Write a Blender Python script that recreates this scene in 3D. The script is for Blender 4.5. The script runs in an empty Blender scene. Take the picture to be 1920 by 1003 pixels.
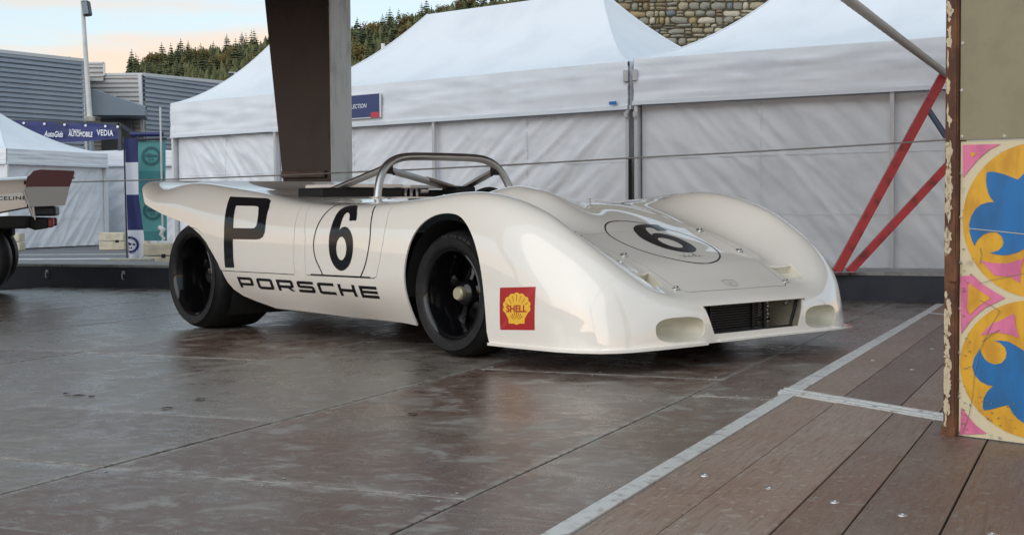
import bpy, bmesh, math, random
import numpy as np
from mathutils import Vector, Matrix, noise
from mathutils.bvhtree import BVHTree

scene = bpy.context.scene
COL = scene.collection
R = math.radians

# ------------------------------------------------------------------ camera
CAM_H = 0.72
cam_data = bpy.data.cameras.new('camera')
cam_data.sensor_width = 36.0
cam_data.lens = 48.0
cam_data.clip_start = 0.05
cam_data.clip_end = 5000
cam = bpy.data.objects.new('camera', cam_data)
COL.objects.link(cam)
cam.matrix_world = (Matrix.Translation((0, 0, CAM_H)) @ Matrix.Rotation(R(90 - 2.555), 4, 'X')
                    @ Matrix.Rotation(R(-0.41), 4, 'Z'))
scene.camera = cam

# ------------------------------------------------------------------ world
SUN_EL, SUN_AZ = R(22), math.atan2(-0.75, -1.0)
world = bpy.data.worlds.new('World')
scene.world = world
world.use_nodes = True
wn, wl = world.node_tree.nodes, world.node_tree.links
wn.clear()
w_out = wn.new('ShaderNodeOutputWorld')
w_bg = wn.new('ShaderNodeBackground')
w_bg.inputs['Strength'].default_value = 0.14
w_sky = wn.new('ShaderNodeTexSky')
w_sky.sky_type = 'NISHITA'
w_sky.sun_disc = False
w_sky.sun_elevation = R(22)
w_sky.sun_rotation = SUN_AZ
w_sky.air_density = 1.0
w_sky.dust_density = 0.4
w_sky.ozone_density = 1.5
w_tc = wn.new('ShaderNodeTexCoord')
w_sep = wn.new('ShaderNodeSeparateXYZ')
wl.new(w_tc.outputs['Generated'], w_sep.inputs[0])
w_map = wn.new('ShaderNodeMapping')
w_map.inputs['Scale'].default_value = (2.2, 2.2, 16.0)
wl.new(w_tc.outputs['Generated'], w_map.inputs[0])
w_noise = wn.new('ShaderNodeTexNoise')
w_noise.inputs['Scale'].default_value = 1.6
w_noise.inputs['Detail'].default_value = 7
w_noise.inputs['Roughness'].default_value = 0.52
wl.new(w_map.outputs[0], w_noise.inputs['Vector'])
# cloud cover: thick near the horizon, thinning upwards
w_el = wn.new('ShaderNodeMapRange')
w_el.inputs['From Min'].default_value = 0.035
w_el.inputs['From Max'].default_value = 0.23
w_el.inputs['To Min'].default_value = 0.34
w_el.inputs['To Max'].default_value = -0.28
wl.new(w_sep.outputs['Z'], w_el.inputs['Value'])
w_add = wn.new('ShaderNodeMath'); w_add.operation = 'ADD'
wl.new(w_noise.outputs['Fac'], w_add.inputs[0]); wl.new(w_el.outputs[0], w_add.inputs[1])
w_cr = wn.new('ShaderNodeMapRange'); w_cr.interpolation_type = 'SMOOTHSTEP'
w_cr.inputs['From Min'].default_value = 0.44
w_cr.inputs['From Max'].default_value = 0.66
wl.new(w_add.outputs[0], w_cr.inputs['Value'])
# thin high cloud that evens out the whole sky
w_veil = wn.new('ShaderNodeMix'); w_veil.data_type = 'RGBA'
w_veil.inputs['Factor'].default_value = 0.70
w_veil.inputs['B'].default_value = (3.45, 4.0, 4.2, 1)
wl.new(w_sky.outputs[0], w_veil.inputs['A'])
# cloud banks near the horizon, tinted peach by the evening
w_tint = wn.new('ShaderNodeMix'); w_tint.data_type = 'RGBA'; w_tint.blend_type = 'MULTIPLY'
w_tint.inputs['Factor'].default_value = 1.0
w_tint.inputs['B'].default_value = (1.32, 0.87, 0.66, 1)
wl.new(w_veil.outputs['Result'], w_tint.inputs['A'])
w_mix = wn.new('ShaderNodeMix'); w_mix.data_type = 'RGBA'
wl.new(w_cr.outputs[0], w_mix.inputs['Factor'])
wl.new(w_veil.outputs['Result'], w_mix.inputs['A'])
wl.new(w_tint.outputs['Result'], w_mix.inputs['B'])
wl.new(w_mix.outputs['Result'], w_bg.inputs['Color'])
wl.new(w_bg.outputs[0], w_out.inputs['Surface'])

# ------------------------------------------------------------------ sun
sun_data = bpy.data.lights.new('sun', 'SUN')
sun_data.energy = 1.1
sun_data.angle = R(80)
sun_data.color = (1.0, 0.93, 0.86)
sun = bpy.data.objects.new('sun', sun_data)
COL.objects.link(sun)
_sd = Vector((math.sin(SUN_AZ) * math.cos(SUN_EL), math.cos(SUN_AZ) * math.cos(SUN_EL), math.sin(SUN_EL)))
sun.rotation_euler = _sd.to_track_quat('Z', 'Y').to_euler()

# ------------------------------------------------------------------ exposure
scene.view_settings.view_transform = 'Standard'
scene.view_settings.look = 'None'
scene.view_settings.gamma = 1.0
scene.view_settings.use_curve_mapping = False
scene.view_settings.exposure = 0.62
scene.cycles.max_bounces = 8
scene.cycles.use_denoising = True

rng = random.Random(7)

# ================================================================== helpers
def mat(name, color, rough=0.5, metal=0.0, spec=0.5, var=None, bump=None, coat=0.0, coat_rough=0.03,
        rough_var=None, objvar=0.0, trans=0.0):
    """Principled material; var = (scale, colour2, stretch xyz, lo, hi); bump = (scale, strength, distance, stretch)."""
    m = bpy.data.materials.new(name)
    m.use_nodes = True
    n, l = m.node_tree.nodes, m.node_tree.links
    b = n['Principled BSDF']
    b.inputs['Base Color'].default_value = (*color, 1)
    b.inputs['Roughness'].default_value = rough
    b.inputs['Metallic'].default_value = metal
    b.inputs['Specular IOR Level'].default_value = spec
    b.inputs['Coat Weight'].default_value = coat
    b.inputs['Coat Roughness'].default_value = coat_rough
    b.inputs['Transmission Weight'].default_value = trans
    if coat == 1.0: b.inputs['Coat IOR'].default_value = 1.65
    tc = n.new('ShaderNodeTexCoord')
    col_out = None
    def noise_node(scale, stretch, detail=5, rgh=0.55):
        mp = n.new('ShaderNodeMapping'); mp.inputs['Scale'].default_value = stretch
        l.new(tc.outputs['Object'], mp.inputs[0])
        t = n.new('ShaderNodeTexNoise'); t.inputs['Scale'].default_value = scale
        t.inputs['Detail'].default_value = detail; t.inputs['Roughness'].default_value = rgh
        l.new(mp.outputs[0], t.inputs['Vector'])
        return t
    if var:
        scale, c2, stretch, lo, hi = var
        t = noise_node(scale, stretch)
        mr = n.new('ShaderNodeMapRange'); mr.interpolation_type = 'SMOOTHSTEP'
        mr.inputs['From Min'].default_value = lo; mr.inputs['From Max'].default_value = hi
        l.new(t.outputs['Fac'], mr.inputs['Value'])
        mx = n.new('ShaderNodeMix'); mx.data_type = 'RGBA'
        mx.inputs['A'].default_value = (*color, 1); mx.inputs['B'].default_value = (*c2, 1)
        l.new(mr.outputs[0], mx.inputs['Factor'])
        col_out = mx.outputs['Result']
    if objvar:
        oi = n.new('ShaderNodeObjectInfo')
        mr = n.new('ShaderNodeMapRange')
        mr.inputs['To Min'].default_value = 1 - objvar; mr.inputs['To Max'].default_value = 1 + objvar
        l.new(oi.outputs['Random'], mr.inputs['Value'])
        hs = n.new('ShaderNodeHueSaturation')
        if col_out: l.new(col_out, hs.inputs['Color'])
        else: hs.inputs['Color'].default_value = (*color, 1)
        l.new(mr.outputs[0], hs.inputs['Value'])
        col_out = hs.outputs[0]
    if col_out: l.new(col_out, b.inputs['Base Color'])
    if rough_var:
        scale, lo, hi, stretch = rough_var
        t = noise_node(scale, stretch)
        mr = n.new('ShaderNodeMapRange')
        mr.inputs['From Min'].default_value = 0.3; mr.inputs['From Max'].default_value = 0.7
        mr.inputs['To Min'].default_value = lo; mr.inputs['To Max'].default_value = hi
        l.new(t.outputs['Fac'], mr.inputs['Value']); l.new(mr.outputs[0], b.inputs['Roughness'])
    if bump:
        scale, strength, dist, stretch = bump
        t = noise_node(scale, stretch, 6, 0.6)
        bp = n.new('ShaderNodeBump'); bp.inputs['Strength'].default_value = strength
        bp.inputs['Distance'].default_value = dist
        l.new(t.outputs['Fac'], bp.inputs['Height']); l.new(bp.outputs[0], b.inputs['Normal'])
    return m

U1 = (1, 1, 1)

def tag(o, label=None, cat=None, group=None, kind=None):
    if label: o['label'] = label
    if cat: o['category'] = cat
    if group: o['group'] = group
    if kind: o['kind'] = kind
    return o

def thing(name, label, cat, loc=(0, 0, 0), rotz=0.0, group=None, kind=None):
    o = bpy.data.objects.new(name, None)
    o.empty_display_size = 0.2
    o.location = loc; o.rotation_euler = (0, 0, rotz)
    COL.objects.link(o)
    return tag(o, label, cat, group, kind)

class MB:
    def __init__(self): self.v, self.f = [], []
    def add(self, verts, faces):
        k = len(self.v)
        self.v += [tuple(p) for p in verts]
        self.f += [tuple(i + k for i in f) for f in faces]
        return self
    def box(self, c, s, rz=0.0, ax=None):
        """box of size s centred at c; ax = optional (x,y,z) axes."""
        hx, hy, hz = s[0] / 2, s[1] / 2, s[2] / 2
        if ax is None:
            ca, sa = math.cos(rz), math.sin(rz)
            ax = (Vector((ca, sa, 0)), Vector((-sa, ca, 0)), Vector((0, 0, 1)))
        c = Vector(c)
        P = [c + ax[0] * (i * hx) + ax[1] * (j * hy) + ax[2] * (k * hz) for i in (-1, 1) for j in (-1, 1) for k in (-1, 1)]
        return self.add(P, [(0, 1, 3, 2), (4, 6, 7, 5), (0, 4, 5, 1), (2, 3, 7, 6), (0, 2, 6, 4), (1, 5, 7, 3)])
    def beam(self, a, b, w, h):
        a, b = Vector(a), Vector(b)
        d = (b - a); L = d.length; d.normalize()
        up = Vector((0, 0, 1)) if abs(d.z) < 0.95 else Vector((1, 0, 0))
        y = up.cross(d).normalized(); z = d.cross(y)
        return self.box((a + b) / 2, (L, w, h), ax=(d, y, z))
    def tube(self, pts, r, seg=10, cap=True):
        pts = [Vector(p) for p in pts]
        rs = r if isinstance(r, (list, tuple)) else [r] * len(pts)
        prev = None; rings = []
        for i, p in enumerate(pts):
            t = (pts[min(i + 1, len(pts) - 1)] - pts[max(i - 1, 0)]).normalized()
            if prev is None:
                a = Vector((0, 0, 1)) if abs(t.z) < 0.9 else Vector((1, 0, 0))
                x = t.cross(a).normalized()
            else:
                x = (prev - t * prev.dot(t)).normalized()
            prev = x; y = t.cross(x)
            rings.append([p + (x * math.cos(q) + y * math.sin(q)) * rs[i] for q in [2 * math.pi * k / seg for k in range(seg)]])
        V = [q for rg in rings for q in rg]; F = []
        for i in range(len(pts) - 1):
            for k in range(seg):
                k2 = (k + 1) % seg
                F.append((i * seg + k, i * seg + k2, (i + 1) * seg + k2, (i + 1) * seg + k))
        if cap:
            F.append(tuple(range(seg))[::-1]); n = (len(pts) - 1) * seg
            F.append(tuple(n + k for k in range(seg)))
        return self.add(V, F)
    def lathe(self, prof, c=(0, 0, 0), axis='Y', seg=48, arc=(0, 2 * math.pi)):
        """prof = [(radius, offset along axis)]."""
        c = Vector(c); full = abs(arc[1] - arc[0] - 2 * math.pi) < 1e-6
        n = seg if full else seg + 1
        V = []
        for (r, h) in prof:
            for k in range(n):
                q = arc[0] + (arc[1] - arc[0]) * k / seg
                if axis == 'Y': V.append(c + Vector((r * math.cos(q), h, r * math.sin(q))))
                elif axis == 'Z': V.append(c + Vector((r * math.cos(q), r * math.sin(q), h)))
                else: V.append(c + Vector((h, r * math.cos(q), r * math.sin(q))))
        F = []
        for i in range(len(prof) - 1):
            for k in range(n if full else n - 1):
                k2 = (k + 1) % n
                F.append((i * n + k, i * n + k2, (i + 1) * n + k2, (i + 1) * n + k))
        return self.add(V, F)
    def grid(self, fn, nu, nv):
        V = [fn(i / nu, j / nv) for j in range(nv + 1) for i in range(nu + 1)]
        F = [(j * (nu + 1) + i, j * (nu + 1) + i + 1, (j + 1) * (nu + 1) + i + 1, (j + 1) * (nu + 1) + i)
             for j in range(nv) for i in range(nu)]
        return self.add(V, F)
    def prism(self, poly, d0, d1, fn):
        """poly = 2D outline; fn(a, b, d) -> 3D."""
        n = len(poly)
        V = [fn(a, b, d0) for a, b in poly] + [fn(a, b, d1) for a, b in poly]
        F = [tuple(range(n))[::-1], tuple(range(n, 2 * n))]
        F += [(i, (i + 1) % n, n + (i + 1) % n, n + i) for i in range(n)]
        return self.add(V, F)
    def mesh(self, name, smooth=None, fixn=True):
        me = bpy.data.meshes.new(name)
        me.from_pydata(self.v, [], self.f)
        if fixn:
            bm = bmesh.new(); bm.from_mesh(me)
            bmesh.ops.recalc_face_normals(bm, faces=bm.faces)
            bm.to_mesh(me); bm.free()
        if smooth is not None:
            me.polygons.foreach_set('use_smooth', [True] * len(me.polygons))
            me.set_sharp_from_angle(angle=smooth)
        return me
    def build(self, name, m, parent=None, smooth=None, fixn=True, bevel=None):
        me = self.mesh(name, smooth, fixn)
        me.materials.append(m)
        o = bpy.data.objects.new(name, me)
        COL.objects.link(o)
        if parent: o.parent = parent
        if bevel:
            bv = o.modifiers.new('edge', 'BEVEL'); bv.width = bevel; bv.segments = 2
            bv.limit_method = 'ANGLE'; bv.angle_limit = R(40)
        return o

def link_mesh(name, me, m, parent=None):
    me.materials.append(m)
    o = bpy.data.objects.new(name, me); COL.objects.link(o)
    if parent: o.parent = parent
    return o

def copy_tree(o, parent=None):
    c = o.copy(); COL.objects.link(c)
    if parent: c.parent = parent
    for ch in o.children: copy_tree(ch, c)
    return c

def arc_pts(c, r, a0, a1, n):
    return [(c[0] + r * math.cos(a0 + (a1 - a0) * i / n), c[1] + r * math.sin(a0 + (a1 - a0) * i / n)) for i in range(n + 1)]

def smooth_closed(pts, n=4):
    """Catmull-Rom through a closed 2D outline."""
    out = []; N = len(pts)
    for i in range(N):
        p0, p1, p2, p3 = (np.array(pts[(i + k - 1) % N]) for k in range(4))
        for s in range(n):
            t = s / n
            out.append(tuple(0.5 * ((2 * p1) + (-p0 + p2) * t + (2 * p0 - 5 * p1 + 4 * p2 - p3) * t * t + (-p0 + 3 * p1 - 3 * p2 + p3) * t ** 3)))
    return out

def flat_shape(outlines):
    """2D outlines (holes too) -> bmesh of a flat filled sheet in XY."""
    cu = bpy.data.curves.new('tmp', 'CURVE'); cu.dimensions = '2D'; cu.fill_mode = 'BOTH'
    for ol in outlines:
        sp = cu.splines.new('POLY'); sp.points.add(len(ol) - 1)
        for p, q in zip(sp.points, ol): p.co = (q[0], q[1], 0, 1)
        sp.use_cyclic_u = True
    o = bpy.data.objects.new('tmp', cu); COL.objects.link(o)
    dg = bpy.context.evaluated_depsgraph_get()
    me = bpy.data.meshes.new_from_object(o.evaluated_get(dg))
    bm = bmesh.new(); bm.from_mesh(me)
    bpy.data.objects.remove(o); bpy.data.curves.remove(cu); bpy.data.meshes.remove(me)
    bmesh.ops.remove_doubles(bm, verts=bm.verts, dist=1e-5)
    return bm

def text_shape(body, size=1.0, shear=0.0, spacing=1.0, offset=0.0):
    cu = bpy.data.curves.new('tmp', 'FONT'); cu.body = body; cu.size = size; cu.shear = shear
    cu.align_x = 'CENTER'; cu.align_y = 'CENTER'; cu.space_character = spacing; cu.offset = offset
    cu.resolution_u = 4
    o = bpy.data.objects.new('tmp', cu); COL.objects.link(o)
    dg = bpy.context.evaluated_depsgraph_get()
    me = bpy.data.meshes.new_from_object(o.evaluated_get(dg))
    bm = bmesh.new(); bm.from_mesh(me)
    bpy.data.objects.remove(o); bpy.data.curves.remove(cu); bpy.data.meshes.remove(me)
    return bm

def fit_bm(bm, w, h):
    xs = [v.co.x for v in bm.verts]; ys = [v.co.y for v in bm.verts]
    cx, cy = (max(xs) + min(xs)) / 2, (max(ys) + min(ys)) / 2
    sx, sy = w / (max(xs) - min(xs)), h / (max(ys) - min(ys))
    for v in bm.verts: v.co = ((v.co.x - cx) * sx, (v.co.y - cy) * sy, 0)
    return bm

def refine(bm, step):
    for ax in (0, 1):
        vals = [v.co[ax] for v in bm.verts]
        lo, hi = min(vals), max(vals)
        x = lo + step * 0.5
        while x < hi:
            co = Vector((0, 0, 0)); no = Vector((0, 0, 0)); co[ax] = x; no[ax] = 1
            bmesh.ops.bisect_plane(bm, geom=bm.verts[:] + bm.edges[:] + bm.faces[:], plane_co=co, plane_no=no)
            x += step
    return bm

def bm_object(bm, name, m, parent=None, fn=None, smooth=False):
    if fn:
        for v in bm.verts: v.co = fn(v.co.x, v.co.y)
    me = bpy.data.meshes.new(name); bm.to_mesh(me); bm.free()
    if smooth: me.polygons.foreach_set('use_smooth', [True] * len(me.polygons))
    return link_mesh(name, me, m, parent)

# ================================================================== materials
M = {}
M['paint'] = mat('white_paint', (0.86, 0.82, 0.755), 0.24, coat=1.0, coat_rough=0.012, var=(2.2, (0.84, 0.785, 0.71), U1, 0.35, 0.75),
                 bump=(2.4, 0.04, 0.02, U1))
M['cream'] = mat('cream_gelcoat', (0.70, 0.67, 0.57), 0.4, var=(9, (0.60, 0.57, 0.46), U1, 0.45, 0.75))
M['black_vinyl'] = mat('black_vinyl', (0.010, 0.010, 0.013), 0.10, spec=0.32)
M['gap'] = mat('shut_line', (0.03, 0.026, 0.022), 0.7)  # dark colour standing in for shade in the hood gap
M['decal_red'] = mat('decal_red', (0.42, 0.018, 0.02), 0.35)
M['decal_yellow'] = mat('decal_yellow', (0.86, 0.50, 0.045), 0.35)
M['rubber'] = mat('tyre_rubber', (0.010, 0.010, 0.011), 0.5, spec=0.3, var=(14, (0.018, 0.017, 0.016), U1, 0.45, 0.7), bump=(60, 0.25, 0.004, U1))
M['rubber_print'] = mat('tyre_print', (0.06, 0.06, 0.062), 0.6)
M['rim'] = mat('black_rim', (0.004, 0.004, 0.005), 0.12, spec=0.5)
M['nut'] = mat('pale_hub_nut', (0.62, 0.56, 0.38), 0.3, metal=0.6)
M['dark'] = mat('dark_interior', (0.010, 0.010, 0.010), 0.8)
M['steel'] = mat('brushed_steel', (0.46, 0.45, 0.44), 0.32, metal=1.0)
M['chrome'] = mat('bright_metal', (0.75, 0.75, 0.76), 0.15, metal=1.0)
M['black_plastic'] = mat('black_plastic', (0.010, 0.010, 0.011), 0.45, spec=0.25)
M['grille'] = mat('grille_black', (0.02, 0.02, 0.021), 0.45)
M['plate'] = None
M['alu'] = mat('worn_aluminium', (0.74, 0.74, 0.72), 0.42, metal=0.4, var=(26, (0.40, 0.39, 0.37), (1, 1, 1), 0.5, 0.72), bump=(40, 0.3, 0.004, U1))
M['tent_roof'] = mat('white_tent_roof', (0.72, 0.76, 0.81), 0.55, var=(1.4, (0.66, 0.70, 0.755), U1, 0.4, 0.7), bump=(3, 0.12, 0.02, U1))
M['tent_wall'] = mat('white_tent_wall', (0.77, 0.795, 0.84), 0.38, var=(2.2, (0.70, 0.73, 0.78), (1, 1, 2), 0.4, 0.7), bump=(5, 0.25, 0.02, (1, 1, 0.5)))
M['tent_frame'] = mat('grey_tent_frame', (0.56, 0.57, 0.59), 0.4, metal=0.4)
M['white_frame'] = mat('white_tent_frame', (0.68, 0.70, 0.71), 0.4, metal=0.2)
M['navy'] = mat('navy_print', (0.018, 0.03, 0.155), 0.5, var=(3, (0.014, 0.02, 0.10), U1, 0.4, 0.7))
M['sign_navy'] = mat('sign_navy', (0.035, 0.055, 0.16), 0.45)
M['white_print'] = mat('white_print', (0.78, 0.78, 0.80), 0.5)
M['sign_red'] = mat('sign_red', (0.55, 0.05, 0.08), 0.5)
M['teal'] = mat('teal_cloth', (0.055, 0.25, 0.265), 0.65, bump=(6, 0.3, 0.02, U1))
M['teal_light'] = mat('light_teal_cloth', (0.10, 0.35, 0.355), 0.65, bump=(6, 0.3, 0.02, U1))
M['teal_print'] = mat('dark_teal_print', (0.035, 0.14, 0.16), 0.6)
M['flag_white'] = mat('flag_white', (0.70, 0.74, 0.85), 0.6)
M['concrete'] = mat('cream_concrete', (0.60, 0.55, 0.42), 0.8, var=(8, (0.47, 0.43, 0.33), U1, 0.4, 0.7), bump=(30, 0.3, 0.01, U1))
M['concrete_grey'] = mat('grey_concrete', (0.40, 0.40, 0.34), 0.8, var=(8, (0.30, 0.30, 0.26), U1, 0.4, 0.7), bump=(30, 0.3, 0.01, U1))
M['asphalt'] = mat('asphalt', (0.115, 0.118, 0.125), 0.75, var=(0.7, (0.15, 0.152, 0.158), U1, 0.35, 0.7), bump=(50, 0.4, 0.01, U1))
M['road_paint'] = mat('road_paint', (0.55, 0.56, 0.56), 0.7, var=(6, (0.36, 0.37, 0.37), U1, 0.45, 0.7))
M['platform_face'] = mat('dark_blue_platform', (0.022, 0.028, 0.045), 0.55, var=(4, (0.035, 0.04, 0.055), U1, 0.4, 0.7))
M['platform_top'] = mat('grey_platform_top', (0.33, 0.33, 0.32), 0.6, var=(9, (0.18, 0.175, 0.165), U1, 0.45, 0.7), bump=(30, 0.3, 0.01, U1))
M['cladding'] = mat('blue_grey_cladding', (0.30, 0.36, 0.43), 0.42, metal=0.25, var=(0.6, (0.26, 0.32, 0.39), U1, 0.4, 0.7))
M['cladding_pale'] = mat('pale_cladding', (0.48, 0.48, 0.47), 0.42, metal=0.25, var=(0.6, (0.42, 0.42, 0.42), U1, 0.4, 0.7))
M['trim_white'] = mat('pale_trim', (0.62, 0.64, 0.66), 0.5)
M['canopy_grey'] = mat('grey_canopy', (0.20, 0.25, 0.30), 0.5)
M['mast'] = mat('mast_paint', (0.66, 0.66, 0.64), 0.5, var=(3, (0.55, 0.55, 0.53), U1, 0.4, 0.7))
M['lamp_black'] = mat('lamp_black', (0.05, 0.055, 0.06), 0.5)
M['column_brown'] = mat('column_brown', (0.052, 0.029, 0.021), 0.42, var=(3.5, (0.036, 0.021, 0.016), (1, 1, 0.5), 0.35, 0.7), bump=(12, 0.2, 0.01, (1, 1, .4)))
M['column_pale'] = mat('column_pale', (0.82, 0.85, 0.81), 0.45, var=(5, (0.50, 0.53, 0.50), (1, 1, 0.4), 0.45, 0.72), bump=(8, 0.2, 0.01, U1))
M['roof_under'] = mat('roof_underside', (0.46, 0.33, 0.26), 0.6, var=(1.5, (0.36, 0.25, 0.19), (1, 6, 1), 0.4, 0.7))
M['red_strut'] = mat('red_paint_strut', (0.55, 0.042, 0.048), 0.4, var=(9, (0.20, 0.025, 0.022), U1, 0.5, 0.72))
M['blue_strut'] = mat('blue_paint_strut', (0.10, 0.15, 0.23), 0.45)
M['rope'] = mat('grey_rope', (0.64, 0.61, 0.58), 0.7, bump=(40, 0.5, 0.01, U1))
M['wire'] = mat('steel_wire', (0.38, 0.37, 0.36), 0.4, metal=0.6)
M['p_tan'] = mat('olive_tan_panel', (0.265, 0.235, 0.145), 0.55, var=(14, (0.235, 0.21, 0.13), U1, 0.4, 0.7), bump=(60, 0.2, 0.003, U1))
M['p_cream'] = mat('cream_panel', (0.64, 0.56, 0.38), 0.5, var=(22, (0.40, 0.35, 0.24), U1, 0.58, 0.75), bump=(50, 0.2, 0.003, U1))
M['p_yellow'] = mat('ochre_paint', (0.72, 0.385, 0.025), 0.42, var=(16, (0.56, 0.27, 0.02), (1, 1, 0.5), 0.42, 0.68))
M['p_blue'] = mat('blue_paint', (0.012, 0.155, 0.42), 0.4, var=(10, (0.016, 0.115, 0.29), (1, 1, 0.5), 0.42, 0.68))
M['p_pink'] = mat('pink_paint', (0.72, 0.18, 0.33), 0.45, var=(16, (0.56, 0.13, 0.26), (1, 1, 0.5), 0.42, 0.68))
M['scratch'] = mat('paint_scratch', (0.20, 0.17, 0.12), 0.7)
M['rust'] = mat('rusty_post', (0.085, 0.034, 0.018), 0.75, var=(20, (0.17, 0.07, 0.03), (1, 1, 0.5), 0.4, 0.66), bump=(60, 0.6, 0.006, U1))
M['flake'] = mat('flaking_cream_paint', (0.56, 0.47, 0.32), 0.6, var=(60, (0.30, 0.20, 0.11), U1, 0.55, 0.68))
M['mortar'] = mat('mortar', (0.15, 0.125, 0.075), 0.9, bump=(25, 0.5, 0.02, U1))
M['bark'] = mat('bark', (0.07, 0.05, 0.035), 0.9)
M['tail_red'] = mat('tail_lamp_red', (0.30, 0.035, 0.03), 0.25)
M['maroon'] = mat('maroon_wing', (0.10, 0.012, 0.018), 0.35)
M['wing_grey'] = mat('grey_wing', (0.42, 0.43, 0.42), 0.4)
M['frame_dark'] = mat('dark_frame', (0.035, 0.04, 0.055), 0.5)

def plate_material():
    m = bpy.data.materials.new('worn_floor_plate'); m.use_nodes = True
    n, l = m.node_tree.nodes, m.node_tree.links
    b = n['Principled BSDF']
    tc = n.new('ShaderNodeTexCoord')
    def nz(scale, stretch=U1, detail=6, rot=0.0, rgh=0.6):
        mp = n.new('ShaderNodeMapping'); mp.inputs['Scale'].default_value = stretch
        mp.inputs['Rotation'].default_value = (0, 0, rot)
        l.new(tc.outputs['Object'], mp.inputs[0])
        t = n.new('ShaderNodeTexNoise'); t.inputs['Scale'].default_value = scale
        t.inputs['Detail'].default_value = detail; t.inputs['Roughness'].default_value = rgh
        l.new(mp.outputs[0], t.inputs['Vector']); return t
    def ramp(src, lo, hi, a=0.0, c=1.0):
        r = n.new('ShaderNodeMapRange'); r.interpolation_type = 'SMOOTHSTEP'
        r.inputs['From Min'].default_value = lo; r.inputs['From Max'].default_value = hi
        r.inputs['To Min'].default_value = a; r.inputs['To Max'].default_value = c
        l.new(src, r.inputs['Value']); return r.outputs[0]
    def mix(f, a, c):
        x = n.new('ShaderNodeMix'); x.data_type = 'RGBA'
        l.new(f, x.inputs['Factor'])
        for k, q in (('A', a), ('B', c)):
            if isinstance(q, tuple): x.inputs[k].default_value = (*q, 1)
            else: l.new(q, x.inputs[k])
        return x.outputs['Result']
    big = nz(1.1, (1.0, 1.4, 1), 6); mott = nz(4.2, U1, 8, 0.3, 0.68); grain = nz(15, (1.0, 1.7, 1), 8, 0.5, 0.68)
    scuff = nz(5.5, (0.35, 6.0, 1), 7, 1.15, 0.7); fine = nz(110, U1, 4); mott.inputs['Distortion'].default_value = 0.5
    oi = n.new('ShaderNodeObjectInfo')
    # every plate has its own tone between red brown and grey
    c = mix(ramp(oi.outputs['Random'], 0.1, 0.9), (0.122, 0.070, 0.052), (0.172, 0.146, 0.124))
    c = mix(ramp(big.outputs['Fac'], 0.42, 0.70, 0, 0.8), c, (0.190, 0.160, 0.135))
    c = mix(ramp(mott.outputs['Fac'], 0.52, 0.64, 0, 0.75), c, (0.300, 0.282, 0.258))
    c = mix(ramp(grain.outputs['Fac'], 0.54, 0.66, 0, 0.7), c, (0.30, 0.285, 0.26))
    c = mix(ramp(mott.outputs['Fac'], 0.46, 0.34, 0, 0.75), c, (0.080, 0.050, 0.038))
    c = mix(ramp(scuff.outputs['Fac'], 0.58, 0.70, 0, 0.7), c, (0.34, 0.32, 0.295))
    c = mix(ramp(fine.outputs['Fac'], 0.56, 0.74, 0, 0.45), c, (0.060, 0.044, 0.036))
    # worn pale rims along the edges of each plate
    sp = n.new('ShaderNodeSeparateXYZ'); l.new(tc.outputs['Generated'], sp.inputs[0])
    def edge(o_):
        a = n.new('ShaderNodeMath'); a.operation = 'SUBTRACT'; l.new(o_, a.inputs[0]); a.inputs[1].default_value = 0.5
        q = n.new('ShaderNodeMath'); q.operation = 'ABSOLUTE'; l.new(a.outputs[0], q.inputs[0]); return q.outputs[0]
    mxm = n.new('ShaderNodeMath'); mxm.operation = 'MAXIMUM'; l.new(edge(sp.outputs['X']), mxm.inputs[0]); l.new(edge(sp.outputs['Y']), mxm.inputs[1])
    em = n.new('ShaderNodeMath'); em.operation = 'MULTIPLY'
    l.new(ramp(mxm.outputs[0], 0.470, 0.496, 0, 1), em.inputs[0]); l.new(ramp(grain.outputs['Fac'], 0.40, 0.62, 0, 0.8), em.inputs[1])
    c = mix(em.outputs[0], c, (0.33, 0.31, 0.28))
    l.new(c, b.inputs['Base Color'])
    l.new(ramp(mott.outputs['Fac'], 0.34, 0.66, 0.22, 0.44), b.inputs['Roughness'])
    b.inputs['Specular IOR Level'].default_value = 0.95
    bp = n.new('ShaderNodeBump'); bp.inputs['Strength'].default_value = 0.30; bp.inputs['Distance'].default_value = 0.003
    ad = n.new('ShaderNodeMath'); ad.operation = 'ADD'
    l.new(grain.outputs['Fac'], ad.inputs[0]); l.new(fine.outputs['Fac'], ad.inputs[1])
    l.new(ad.outputs[0], bp.inputs['Height']); l.new(bp.outputs[0], b.inputs['Normal'])
    return m
M['plate'] = plate_material()

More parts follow.
